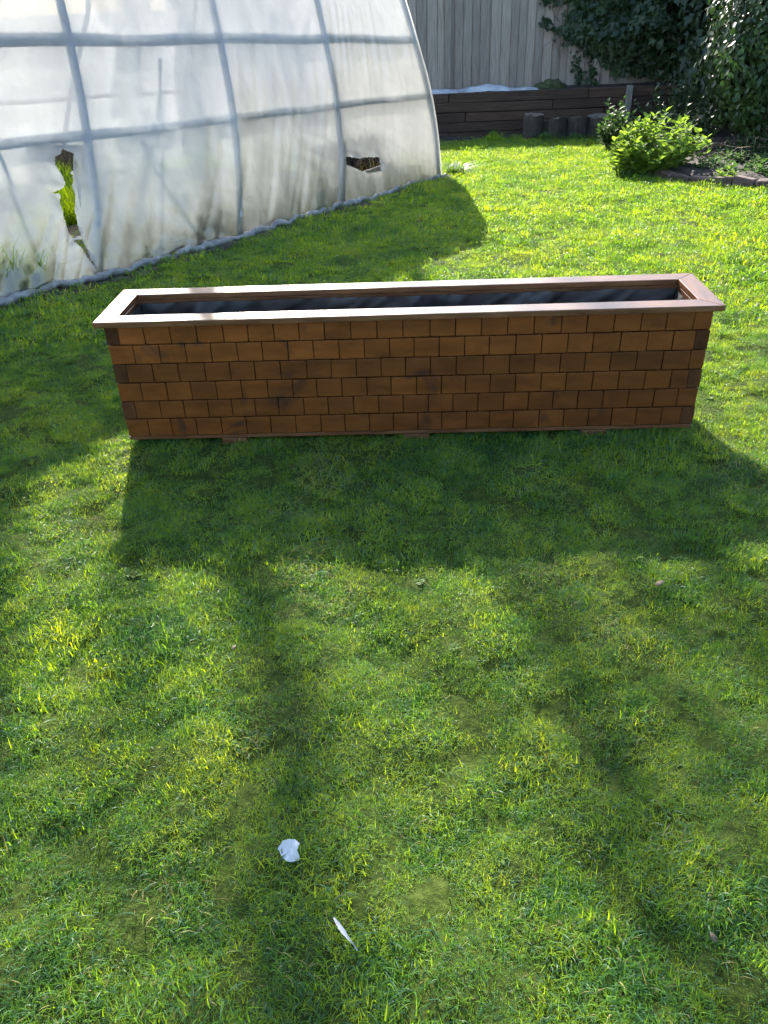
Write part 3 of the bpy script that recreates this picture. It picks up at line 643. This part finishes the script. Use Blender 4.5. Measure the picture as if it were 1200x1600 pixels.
def ivy_mass(root, name, samp, n, size, mat_, shape=IVY, face=(-.1, -1, .25)):
    P, Nn = samp(n); n = len(P)
    f = unit(Nn + rng.normal(0, .35, (n, 3))); al = unit(np.stack([rng.normal(0, .8, n), rng.normal(0, .4, n), rng.normal(-.8, .5, n)], -1))
    al = unit(al - f * (al * f).sum(1, keepdims=True)); sz = size * rng.uniform(.55, 1.2, n)
    return tag(wpart(name, leaves(name, P, al, f, sz, shape, .18, .12), MAT[mat_], root, (0, 0, 0)), kind='stuff')
# ivy over the right part of the fence, with a ragged left edge and hanging runners
ivy = tag(empty('ivy', (5.2, 13.3, .05)), 'dark ivy spilling over the fence above the right end of the wall', 'ivy')
def samp_fence(n):
    x = rng.uniform(3.3, 8.6, n * 3); z = rng.uniform(-.02, 3.9, n * 3)
    e = 3.62 + np.maximum(0, 1.44 - z) * .95 + .22 * np.sin(5 * z + 1) + .3 * vnoise(x, z, 1.6) + .15 * vnoise(x, z, 5, 3)
    e = np.where(z > 1.65, 3.3 + .3 * np.abs(z - 2.8), e)
    lowcut = .1 + .35 * vnoise(x, z * 0, 1.3, 5)
    ok = (x > e) & ((z > lowcut) | (x > 6.0)); x, z = x[ok][:n], z[ok][:n]
    d = np.clip((x - e[ok][:n]) * .55, .02, .75) * (.6 + .4 * np.sin(np.clip(z, 0, 2.2) * 1.2 + .3)) * (1 + .8 * vnoise(x, z, 1.8, 7) + .5 * vnoise(x, z, 4.5, 1))
    y = FY - .05 - d * rng.uniform(.55, 1.05, len(x))
    nn = np.stack([-.25 + .6 * vnoise(x, z, 3, 11), np.full(len(x), -1.0), .35 + .6 * vnoise(x, z, 3, 15)], -1)
    return np.stack([x, y, z], -1), nn
ivy_mass(ivy, 'foliage', samp_fence, 17000, .105, 'ivy')
def samp_back(n):      # the body of the ivy behind, so that it is dense and dark
    x = rng.uniform(4.2, 8.8, n); z = rng.uniform(0, 4.1, n); y = rng.uniform(12.95, 14.6, n)
    ok = (x > 4.6 + np.maximum(0, 1.44 - z) * 1.1) & ((y < FY - .1) | (z > 1.7)); 
    return np.stack([x, y, z], -1)[ok], np.stack([rng.normal(0, .5, n), rng.normal(-.8, .5, n), rng.normal(.4, .5, n)], -1)[ok]
ivy_mass(ivy, 'inner_foliage', samp_back, 9000, .16, 'ivy')
tb = Tubes()
for k in range(26):
    x = random.uniform(3.75, 5.6); z = 1.7; y = FY - .07; pts = []
    for q in range(14):
        pts.append((x, y - .01 * math.sin(q), z)); z -= random.uniform(.06, .13); x += random.gauss(0, .05) - .015
    tb.add(pts, [.009 - .0005 * q for q in range(14)], 4, False)
tag(wpart('stem', tb.mesh('stem'), MAT['twig'], ivy, (0, 0, 0)), kind='stuff')
P = []; 
for (x, z, dx, dz) in ((4.15, .82, -.62, .22), (4.3, 1.1, -.3, -.35), (4.2, .6, .12, -.55), (3.9, 1.35, -.35, .02), (4.5, .4, .05, -.45)):
    for q in range(60):
        t_ = random.random(); P.append((x + dx * t_ + random.gauss(0, .045), FY - .06 - random.random() * .06, z + dz * t_ + random.gauss(0, .045)))
ivy_mass(ivy, 'runner_leaves', lambda n: (np.array(P), np.tile(np.array([[0, -1., .3]]), (len(P), 1))), len(P), .075, 'ivy')

# big glossy shrub at the right edge of the bed
shrub = tag(empty('evergreen_shrub', (5.75, 8.3, -.4)), 'tall dark glossy evergreen shrub at the right edge above the bed', 'shrub')
def samp_shrub(n):
    d = unit(rng.normal(0, 1, (n, 3))); rr = rng.uniform(.72, 1.02, n)
    k = 1 + .28 * np.array([mnoise.noise(Vector(tuple(a * 2.1))) for a in d]) + .12 * np.array([mnoise.noise(Vector(tuple(a * 6))) for a in d])
    p = d * (rr * k)[:, None] * np.array([.95, 1.0, 1.35]) + np.array([5.85, 8.3, 1.05]); ok = p[:, 2] > -.1 + .35 * vnoise(p[:, 0], p[:, 1], 3)
    return p[ok], unit(d + np.array([-.1, -.15, .35]))[ok]
ivy_mass(shrub, 'foliage', samp_shrub, 17000, .085, 'shrub', OVAL)
ivy_mass(shrub, 'inner_foliage', lambda n: ((lambda d: (d * rng.uniform(.3, .75, (n, 1)) * np.array([.95, 1, 1.3]) + np.array([5.85, 8.3, 1.05]), d))(unit(rng.normal(0, 1, (n, 3))))), 3500, .16, 'shrub', OVAL)
tb = Tubes()
for k in range(16):
    a = random.uniform(0, 6.28); tb.add([(5.75 + .1 * math.cos(a), 8.2 + .1 * math.sin(a), -.45), (5.75 + .3 * math.cos(a), 8.2 + .3 * math.sin(a), .2), (5.8 + .6 * math.cos(a), 8.3 + .6 * math.sin(a), 1.1)], [.03, .022, .01], 6, False)
tag(wpart('stem', tb.mesh('stem'), MAT['twig'], shrub, (0, 0, 0)), kind='stuff')
# dark hedge between shrub and ivy
hedge = tag(empty('hedge', (6.6, 10.6, -.5)), 'dark overgrown hedge in shade between the ivy and the glossy shrub', 'hedge')
def samp_hedge(n):
    y = rng.uniform(8.6, 13, n); z = rng.uniform(-.3, 3.2, n); x = 6.1 - (y - 8.6) * .05 - .3 * np.sin(z * 1.1) + .35 * vnoise(y, z, 1.5) + .15 * vnoise(y, z, 5, 2) + rng.uniform(0, .5, n)
    return np.stack([x, y, z], -1), np.stack([np.full(n, -1.) + rng.normal(0, .3, n), rng.normal(-.5, .4, n), rng.normal(.3, .4, n)], -1)
ivy_mass(hedge, 'foliage', samp_hedge, 9000, .13, 'ivy')
ivy_mass(hedge, 'inner_foliage', lambda n: (np.stack([rng.uniform(6.3, 8, n), rng.uniform(8.6, 13, n), rng.uniform(-.4, 3.2, n)], -1), unit(rng.normal(0, 1, (n, 3)))), 5000, .2, 'ivy')

# dead twigs in the bed
tw = empty('dead_twigs', (5.0, 7.9, -.35)); tag(tw, 'tangle of dead brown twigs on the shaded soil bed', 'twigs'); tb = Tubes()
for k in range(46):
    x, y = random.uniform(4.55, 5.7), random.uniform(6.9, 9.2); a = random.uniform(0, 6.28); L = random.uniform(.2, .6); z = float(gz(x, y)) + .09; dz = random.uniform(0, .5) * L
    tb.add([(x, y, z), (x + .5 * L * math.cos(a) + .03, y + .5 * L * math.sin(a), z + dz * .7 + .02), (x + L * math.cos(a), y + L * math.sin(a), z + dz)], [.0035, .003, .0015], 4, False)
tag(wpart('twig', tb.mesh('twig'), MAT['twig'], tw, (0, 0, 0)), kind='stuff')

# ------------------------------------------------------------------ weeds inside the tunnel, against the sheet
def grass_tuft(name, label, x, y, n, h, spread, m, cat='grass tuft', group=None, wid=.006):
    z0 = float(gz(x, y)); V = []; Qd = []; T = []
    for k in range(n):
        a = random.uniform(0, 6.28); r0 = spread * .35 * math.sqrt(random.random()); L = h * random.uniform(.5, 1.1); out = random.uniform(.1, 1) * spread; w = wid * random.uniform(.6, 1.2)
        b = Vector((x + r0 * math.cos(a * 3), y + r0 * math.sin(a * 3), z0)); dr = Vector((math.cos(a), math.sin(a), 0)); sd = Vector((-dr.y, dr.x, 0)); i0 = len(V)
        for q, (t_, ww) in enumerate(((0, 1), (.35, .9), (.7, .6))):
            p = b + dr * out * t_ ** 2 + Vector((0, 0, L * (t_ - .25 * t_ ** 3))); V += [p - sd * w * ww, p + sd * w * ww]
        V.append(b + dr * out * 1.05 + Vector((0, 0, L * .76))); Qd += [(i0, i0 + 1, i0 + 3, i0 + 2), (i0 + 2, i0 + 3, i0 + 5, i0 + 4)]; T.append((i0 + 4, i0 + 5, i0 + 6))
    o = link(name, npmesh(name, [tuple(v) for v in V], Qd, T, False), MAT[m]); return tag(o, label, cat, group)
def inside_pt(u, s): p = tun(np.array(u), np.array(s), np.array(0.)); return float(p[0]), float(p[1])
wl = 'weeds growing inside the tunnel'
def weed(u, s, n, h, sp, lab, leaf=.07, m='fern'):
    x, y = inside_pt(u, s); stem_plant('weed', lab, 'weed', x, y, n, h, sp, leaf, m, 11, .08, wl)
weed(-4.08, .28, 60, .46, .22, 'bushy weed behind the sheet at the second hoop from the left')
weed(-4.5, .27, 44, .28, .22, 'low weed behind the sheet just right of the first hoop'); weed(-3.4, .28, 40, .22, .24, 'small weed behind the sheet between the middle hoops')
weed(-2.75, .3, 50, .3, .26, 'broad low weed behind the sheet left of the third hoop'); weed(-1.1, .27, 36, .18, .24, 'low weed behind the sheet below the square hole')
weed(-1.72, .75, 20, .42, .3, 'dark weed seen through the square hole near the tunnel end', .08); weed(-.45, .28, 24, .2, .25, 'low weed behind the sheet at the tunnel end')
for (u, s, n, h, sp, lab, m) in ((-6.0, .15, 150, .5, .3, 'tall grass tuft blurred behind the sheet at the left edge', 'grass'), (-5.8, .16, 110, .42, .3, 'grass tuft behind the sheet left of the long tear', 'grass'), (-5.35, .75, 130, .6, .3, 'sunlit grass tuft seen through the long tear', 'grass'),
                               (-2.45, .15, 80, .55, .2, 'tall thin grass behind the sheet at the third hoop', 'grassb'), (-4.85, .14, 80, .22, .25, 'low grass behind the sheet beside the long tear', 'grassb'), (-5.0, 1.1, 120, .55, .35, 'grass clump deep inside the tunnel behind the long tear', 'grass')):
    x, y = inside_pt(u, s); grass_tuft('grass_tuft', lab, x, y, n, h, sp, m, group='tufts in the tunnel')
grass_tuft('grass_tuft', 'long grass tuft at the outer corner of the tunnel end', 1.76, 7.62, 130, .17, .34, 'grassb')
grass_tuft('grass_tuft', 'longer grass growing against the soil left of the stumps', 2.6, 11.5, 120, .2, .5, 'grass')
for (x, y, n, h, lab) in ((-2.72, 6.55, 170, .5, 'sunlit grass at the far side of the tunnel seen through the long tear'), (-2.4, 5.75, 170, .42, 'bright grass in the middle of the tunnel seen through the long tear'), (-2.05, 4.95, 170, .36, 'grass nearest the lower end of the long tear inside the tunnel'), (-2.2, 5.4, 150, .4, 'grass halfway into the tunnel behind the long tear')):
    grass_tuft('grass_tuft', lab, x, y, n, h, .4, 'grass', group='tufts in the tunnel')
dbp = tag(empty('dark_backing_planks', (-2.95, 7.15, -.35)), 'added dark planks hiding the bright far sheet behind the long tear', 'planks')  # added so that the top of the long tear looks dark
for k in range(3):
    o = wpart('plank', bevel_box('plank', .9, .05, .17, .006, 1, .004), MAT['bark'], dbp, (-2.95 + random.uniform(-.05, .05), 7.15 + .01 * k, -.25 + .172 * k)); o.rotation_euler = (0, 0, R(-15) + random.gauss(0, .02))
grass_tuft('dry_stalks', 'pale dry stalks on the soil heap seen through the square hole', *inside_pt(-.75, .62), 60, .34, .45, 'straw', 'stalks')
hx, hy = inside_pt(-.6, 1.0); hp = blob('compost_heap', (hx, hy, -.42), .62, .38, .48, MAT['compost'], .5, 5, 3.5, 3); hp.rotation_euler = (0, 0, R(60))
tag(hp, 'dark heap of soil and compost seen through the square hole', 'soil heap')
for (x, y, lab) in ((3.45, 11.42, 'shaded grass tuft in front of the first two stumps'), (3.95, 11.4, 'shaded grass tuft in front of the third stump'), (4.4, 11.35, 'shaded grass tuft in front of the pale stump')):
    grass_tuft('grass_tuft', lab, x, y, 110, .17, .4, 'grassb', group='grass tufts by the stumps')
# low timber bed inside the tunnel, seen through the square hole
bed = tag(empty('timber_bed', (*inside_pt(-1.6, 1.0), -.4)), 'pale timber edge board of a growing bed seen through the square hole', 'bed edge')
for s_, ln in ((.5, 2.4),):
    x, y = inside_pt(-1.55, s_); o = wpart('edge_board', bevel_box('edge_board', ln, .03, .14, .003, 1), MAT['fence'], bed, (x, y, float(gz(x, y)) + .06)); o.rotation_euler = (0, 0, R(90) - TA)

# ------------------------------------------------------------------ grass of the lawn
GR = [MAT['grass'], MAT['grassb'], MAT['straw'], MAT['weed']]
def clump(name, nb, rad, Lr, wr, leanr, mats, segs=3):
    V = []; Qd = []; T = []; qm = []; tm = []
    for k in range(nb):
        t0 = random.uniform(0, 6.28); r0 = rad * math.sqrt(random.random()); a = random.uniform(0, 6.28); L = random.uniform(*Lr); th = R(random.uniform(*leanr)); w = random.uniform(*wr)
        b = Vector((r0 * math.cos(t0), r0 * math.sin(t0), -.004)); dr = Vector((math.cos(a), math.sin(a), 0)); tw_ = random.uniform(-.9, .9); sd = (Vector((-dr.y, dr.x, 0)) * math.cos(tw_) + Vector((0, 0, 1)) * math.sin(tw_) * .6 + dr * math.sin(tw_) * .5).normalized()
        m = random.choice(mats); i0 = len(V); p = b.copy(); cur = th * .45; step = L / segs
        for q in range(segs):
            V += [p - sd * w * .5 * (1 - .22 * q), p + sd * w * .5 * (1 - .22 * q)]
            p = p + (dr * math.sin(cur) + Vector((0, 0, math.cos(cur)))) * step; cur += th * .5
        V.append(p)
        for q in range(segs - 1): Qd.append((i0 + 2 * q, i0 + 2 * q + 1, i0 + 2 * q + 3, i0 + 2 * q + 2)); qm.append(m)
        T.append((i0 + 2 * segs - 2, i0 + 2 * segs - 1, i0 + 2 * segs)); tm.append(m)
    me = npmesh(name, [tuple(v) for v in V], Qd, T, False, qm, tm)
    for m in GR: me.materials.append(m)
    return bpy.data.objects.new(name, me)
def rosette(name):
    P, A, Nn, S = [], [], [], []
    for k in range(9):
        a = k * 2.4 + random.random() * .4; P.append((.004 * math.cos(a), .004 * math.sin(a), .006)); A.append((math.cos(a), math.sin(a), random.uniform(.15, .7))); Nn.append((0, 0, 1)); S.append(random.uniform(.011, .022))
    me = leaves(name, P, A, Nn, S)
    me.materials.append(MAT['weed']); return bpy.data.objects.new(name, me)
gcol = bpy.data.collections.new('grass_source')
g0, g1, g2, g3 = 0, 1, 2, 3
protos = ([clump('aa_near', 240, .075, (.014, .036), (.0012, .0025), (30, 105), [g0] * 18 + [g1] * 9 + [g2]) for _ in range(4)] +
          [clump('ab_upright', 190, .065, (.02, .04), (.0012, .0026), (20, 95), [g0] * 4 + [g1, g1]) for _ in range(2)] +
          [clump('ac_thatch', 150, .075, (.022, .045), (.0014, .003), (50, 115), [g2, g0, g0, g0, g1, g1]) for _ in range(2)] +
          [rosette('ad_rosette') for _ in range(2)] +
          [clump('ae_far', 110, .12, (.022, .045), (.0035, .0065), (30, 100), [g0] * 18 + [g1] * 7 + [g2]) for _ in range(4)])
for i, o in enumerate(protos): o.name = 'tuft_%02d' % i; gcol.objects.link(o)
def scatter(x0, x1, y0, y1, dens):
    n = int((x1 - x0) * (y1 - y0) * dens); return rng.uniform(x0, x1, n), rng.uniform(y0, y1, n)
zones = [(0, *scatter(-1.3, 3.6, -2.75, -.9, 620)), (0, *scatter(-2.4, 4.2, -.9, 1.2, 470)), (1, *scatter(-3.2, 5, 1.2, 4, 300)), (2, *scatter(-2.6, 6, 4, 12.3, 200)), (2, *scatter(-6, -1.3, -3, -.9, 40)), (2, *scatter(3.6, 8, -3, 4, 50)), (2, *scatter(-8, -2.4, -.9, 3, 30))]
PT, IDX, SC = [], [], []
def fbm(x, y, s, seed):   # cheap smooth value from summed sines, for patchiness
    v = np.zeros_like(x); a = 1.0; r2 = np.random.default_rng(seed)
    for o in range(5):
        for q in range(3):
            k = r2.normal(0, 1, 2); k = k / np.linalg.norm(k) * s * (1.9 ** o) * r2.uniform(.7, 1.3); v += a / 3 * np.sin(k[0] * x + k[1] * y + r2.uniform(0, 6.28))
        a *= .62
    return v
for kind, x, y in zones:
    mg = .05; ok = ~((x > mg) & (x < PL - mg) & (y > .07) & (y < PW - mg))
    u, s = tun_local(x, y)
    in_t = (u > -9) & (u < .05) & (s > .0) & (s < 4.15); fr = rng.random(len(x)); ok &= ~in_t | ((fr < .12) & (s > .06))
    strip = (u > -9) & (u < .1) & (s <= 0) & (s > -.34); ok &= ~(strip & (fr > .08 + .75 * np.clip((-s - .08) / .26, 0, 1) + .35 * fbm(x, y, 3, 5)))
    ok &= ~(in_poly(x, y, BED) & (fr > .012)); ok &= ~((y > wall_edge(x) - .15) & (fr > .1))
    bare = fbm(x, y, 7, 9); ok &= ~((bare > 1.45) & (fr < .5))
    x, y, u, s, fr = x[ok], y[ok], u[ok], s[ok], fr[ok]
    f1 = fbm(x, y, 3.2, 3); f2 = fbm(x, y, 6.5, 4); f3 = fbm(x, y, 26, 8); r3 = rng.random(len(x))
    if kind == 0:
        idx = rng.integers(0, 4, len(x)); idx = np.where((f1 > .45) & (r3 < .5), rng.integers(4, 6, len(x)), idx); idx = np.where((f2 > .8) & (r3 > .35), rng.integers(6, 8, len(x)), idx); idx = np.where((r3 > .5) & (r3 < .52), rng.integers(8, 10, len(x)), idx)
        sc = rng.uniform(.66, 1.0, len(x)) * (1 + .2 * f1 + .5 * f3)
    elif kind == 1:
        idx = np.where(r3 < .6, rng.integers(0, 6, len(x)), rng.integers(10, 14, len(x))); idx = np.where((f2 > .6) & (r3 > .5), rng.integers(6, 8, len(x)), idx); sc = rng.uniform(.85, 1.2, len(x)) * (1 + .2 * f1 + .5 * f3)
    else: idx = rng.integers(10, 14, len(x)); sc = rng.uniform(.8, 1.25, len(x)) * (1 + .2 * f1 + .45 * f3)
    # longer growth against the tunnel foot and under the planter's edge
    sc = np.where((s < 0) & (s > -.3) & (u < .1), sc * 1.25, sc)
    PT.append(np.stack([x, y, gz(x, y) - .003], -1)); IDX.append(idx); SC.append(np.clip(sc, .5, 1.8))
PT = np.concatenate(PT); IDX = np.concatenate(IDX).astype(np.int32); SC = np.concatenate(SC)
gm = bpy.data.meshes.new('grass'); gm.vertices.add(len(PT)); gm.vertices.foreach_set('co', PT.astype(np.float32).ravel())
a = gm.attributes.new('idx', 'INT', 'POINT'); a.data.foreach_set('value', IDX)
a = gm.attributes.new('scl', 'FLOAT_VECTOR', 'POINT'); a.data.foreach_set('vector', np.stack([SC, SC, SC * rng.uniform(.8, 1.15, len(SC))], -1).astype(np.float32).ravel())
a = gm.attributes.new('rot', 'FLOAT_VECTOR', 'POINT'); a.data.foreach_set('vector', np.stack([rng.normal(0, .13, len(SC)), rng.normal(0, .13, len(SC)), rng.uniform(0, 6.28, len(SC))], -1).astype(np.float32).ravel())
go = link('grass', gm); tag(go, 'short uneven lawn grass covering the garden', 'grass', kind='stuff')
nt = bpy.data.node_groups.new('grass_scatter', 'GeometryNodeTree')
nt.interface.new_socket('Geometry', in_out='INPUT', socket_type='NodeSocketGeometry'); nt.interface.new_socket('Geometry', in_out='OUTPUT', socket_type='NodeSocketGeometry')
gi = nt.nodes.new('NodeGroupInput'); gout = nt.nodes.new('NodeGroupOutput'); ci = nt.nodes.new('GeometryNodeCollectionInfo'); ci.inputs['Collection'].default_value = gcol
ci.inputs['Separate Children'].default_value = True; ci.inputs['Reset Children'].default_value = True
ip = nt.nodes.new('GeometryNodeInstanceOnPoints'); ip.inputs['Pick Instance'].default_value = True
def attr(nm, ty):
    n = nt.nodes.new('GeometryNodeInputNamedAttribute'); n.data_type = ty; n.inputs[0].default_value = nm; return n.outputs['Attribute']
nt.links.new(gi.outputs[0], ip.inputs['Points']); nt.links.new(ci.outputs[0], ip.inputs['Instance']); nt.links.new(attr('idx', 'INT'), ip.inputs['Instance Index'])
er = nt.nodes.new('FunctionNodeEulerToRotation'); nt.links.new(attr('rot', 'FLOAT_VECTOR'), er.inputs[0]); nt.links.new(er.outputs[0], ip.inputs['Rotation'])
nt.links.new(attr('scl', 'FLOAT_VECTOR'), ip.inputs['Scale']); nt.links.new(ip.outputs[0], gout.inputs[0])
md = go.modifiers.new('scatter', 'NODES'); md.node_group = nt

# ------------------------------------------------------------------ small things on the lawn
def paper_scrap():
    # a torn square folded twice and scrunched: wide flat facets with sharp creases between them
    key = [(-.024, .004, .010), (-.014, .017, .020), (-.002, .019, .024), (.001, .002, .011), (-.016, -.007, .006), (.012, .020, .026), (.023, .013, .020), (.020, .000, .022), (.025, -.013, .008), (.010, -.019, .004), (.004, -.009, .012), (-.009, -.014, .003), (-.004, -.018, .010)]
    tri = [(0, 1, 3), (1, 2, 3), (0, 3, 4), (2, 5, 3), (5, 7, 3), (5, 6, 7), (7, 8, 10), (3, 7, 10), (8, 9, 10), (4, 3, 11), (3, 10, 12), (3, 12, 11), (10, 9, 12)]
    bm = bmesh.new(); vv = [bm.verts.new(k) for k in key]
    for t in tri: bm.faces.new([vv[a] for a in t])
    bmesh.ops.subdivide_edges(bm, edges=bm.edges[:], cuts=2, use_grid_fill=True)
    for v in bm.verts: v.co.z += .0025 * mnoise.noise(v.co * 190) + .003 * mnoise.noise(v.co * 80); v.co.x += .0015 * mnoise.noise(v.co * 150 + Vector((4, 0, 0)))
    me = bpy.data.meshes.new('paper_scrap'); bm.to_mesh(me); bm.free(); return me
o = link('paper_scrap', paper_scrap(), MAT['paper'], None, (.884, -1.866, .022)); o.rotation_euler = (R(16), R(-6), R(-6)); sm = o.modifiers.new('thick', 'SOLIDIFY'); sm.thickness = .0012
tag(o, 'crumpled scrap of white paper lying on the lawn', 'paper')
fe = tag(empty('feather', (1.0, -2.035, .03)), 'small white feather lying in the grass near the bottom edge', 'feather')
A_, B_ = Vector((.986, -2.012, .038)), Vector((1.028, -2.062, .03)); dr = (B_ - A_).normalized(); sd = dr.cross(Vector((0, 0, 1))).normalized()
V = []; Qd = []
for i in range(15):
    t_ = i / 14; c = A_.lerp(B_, t_) + Vector((0, 0, .006 * math.sin(3 * t_))) + sd * .003 * math.sin(t_ * 3); w = .0046 * math.sin(math.pi * min(1, t_ * .8 + .12)) * (1 - .75 * max(0, t_ - .55) / .45) * (1 + .18 * math.sin(i * 2.7))
    V += [c - sd * w + Vector((0, 0, .0025)), c, c + sd * w * .8 + Vector((0, 0, .002))]
for i in range(14): Qd += [(3 * i, 3 * i + 1, 3 * i + 4, 3 * i + 3), (3 * i + 1, 3 * i + 2, 3 * i + 5, 3 * i + 4)]
wpart('vane', npmesh('vane', [tuple(v) for v in V], Qd, None, True), MAT['feather'], fe, (0, 0, 0))
t = Tubes(); t.add([A_ + Vector((0, 0, .001)), A_.lerp(B_, .5) + Vector((0, 0, .007)), B_ + dr * .008], [.0005, .0008, .001], 5); wpart('shaft', t.mesh('shaft'), MAT['paper'], fe, (0, 0, 0))
for (x, y, s, a, lab) in ((1.847, -1.023, .032, .3, 'brown dry leaf lying just past the planter shadow'), (1.683, -2.06, .02, 2., 'pale curled dry leaf near the lower right corner'), (.66, -1.287, .018, 1., 'small reddish dry leaf on the left of the lawn')):
    me = leaves('dry_leaf', [(0, 0, 0)], [(math.cos(a), math.sin(a), .1)], [(0, 0, 1)], [s], OVAL, .5, -.3)
    o = link('dry_leaf', me, MAT['dryleaf'], None, (x, y, float(gz(x, y)) + .032)); tag(o, lab, 'leaf', 'dry leaves on the lawn'); sm = o.modifiers.new('thick', 'SOLIDIFY'); sm.thickness = .0008

# ------------------------------------------------------------------ tall bare trees behind the fence (their shadows fall on the lawn)
def bare_tree(label, x, y, H, trunk_r, limbs, crown0, seed, twig=5, lean_=0.0):
    random.seed(seed); root = tag(empty('bare_tree', (x, y, 0)), label, 'tree', 'trees beyond the fence'); tb = Tubes(); tc = Tubes()
    def grow(tubes, p, d, L, r0, depth, up):
        n = max(3, int(L / .35)); pts = [p.copy()]; rads = [r0]; q = p.copy(); dd = d.copy()
        for i in range(n):
            dd = (dd + Vector((random.gauss(0, .09), random.gauss(0, .09), random.gauss(0, .05) + up))).normalized(); q = q + dd * (L / n); pts.append(q.copy()); rads.append(r0 * (1 - .75 * (i + 1) / n))
        tubes.add(pts, rads, 5 if depth < 2 else 3, False)
        if depth < 2:
            for k in range(3 - depth):
                i = random.randint(int(n * .25), n); a = random.uniform(0, 6.28); sp = random.uniform(.5, 1.0); base_d = (pts[min(i, n)] - pts[max(0, i - 1)]).normalized()
                nd = (base_d + Vector((math.cos(a), math.sin(a), .15)) * sp).normalized(); grow(tubes, pts[i], nd, L * random.uniform(.35, .6), max(rads[i] * .6, .006), depth + 1, .05)
    trunk = [Vector((x + lean_ * t_ + .07 * math.sin(31 * t_ + x) + .04 * math.sin(53 * t_), y + .06 * math.sin(15 * t_), H * t_)) for t_ in np.linspace(0, 1, 48)]
    tb.add(trunk, [trunk_r * (1 - .85 * t_) * (1 + .18 * math.sin(40 * t_ + x)) for t_ in np.linspace(0, 1, 48)], 9, False)
    for (z, a, L, r0, tilt) in limbs:
        t_ = z / H; p = Vector((x + lean_ * t_, y, z)); grow(tc, p, Vector((math.cos(a) * tilt, math.sin(a) * tilt, 1)).normalized(), L, r0, 0, .06)
    wpart('trunk', tb.mesh('trunk'), MAT['bare'], root, (0, 0, 0)); tag(wpart('branches', tc.mesh('branches'), MAT['bare'], root, (0, 0, 0)), kind='stuff')
def shoots(x0, x1, z0, z1, n, seed):
    r2 = random.Random(seed); return [(r2.uniform(z0, z1), r2.uniform(0, 6.28), r2.uniform(.9, 1.7), r2.uniform(.018, .03), r2.uniform(.6, 1.5)) for _ in range(n)]
bare_tree('tall bare tree behind the fence, centre of its group', -3.26, 15.5, 14.5, .22, [(9.0, 3.1, 4, .035, .14), (9.2, 0.0, 4.4, .06, .24), (9.4, .3, 4.4, .045, .42)] + shoots(0, 0, 11.1, 12.3, 4, 4), 9, 11)
bare_tree('tall bare tree behind the fence, right of its group', -2.62, 16.0, 14.5, .21, [(9.3, .2, 4.4, .06, .24), (9.5, 3.0, 4, .035, .16), (9.8, 6.0, 4, .04, .4)] + shoots(0, 0, 11.4, 12.6, 6, 5), 9, 23)
bare_tree('tall bare tree behind the fence, left of its group', -3.95, 15.2, 14.5, .29, [(9.0, .1, 3.6, .03, .16), (10.2, 2.6, 3, .03, .8)], 9, 31)
bare_tree('slim bare sapling behind the fence at the right of the trees', -2.1, 16.4, 14.5, .19, [(9.6, 3.2, 4, .04, .2), (10.2, .2, 3.4, .04, .3)] + shoots(0, 0, 11.4, 12.8, 4, 8), 9, 47)
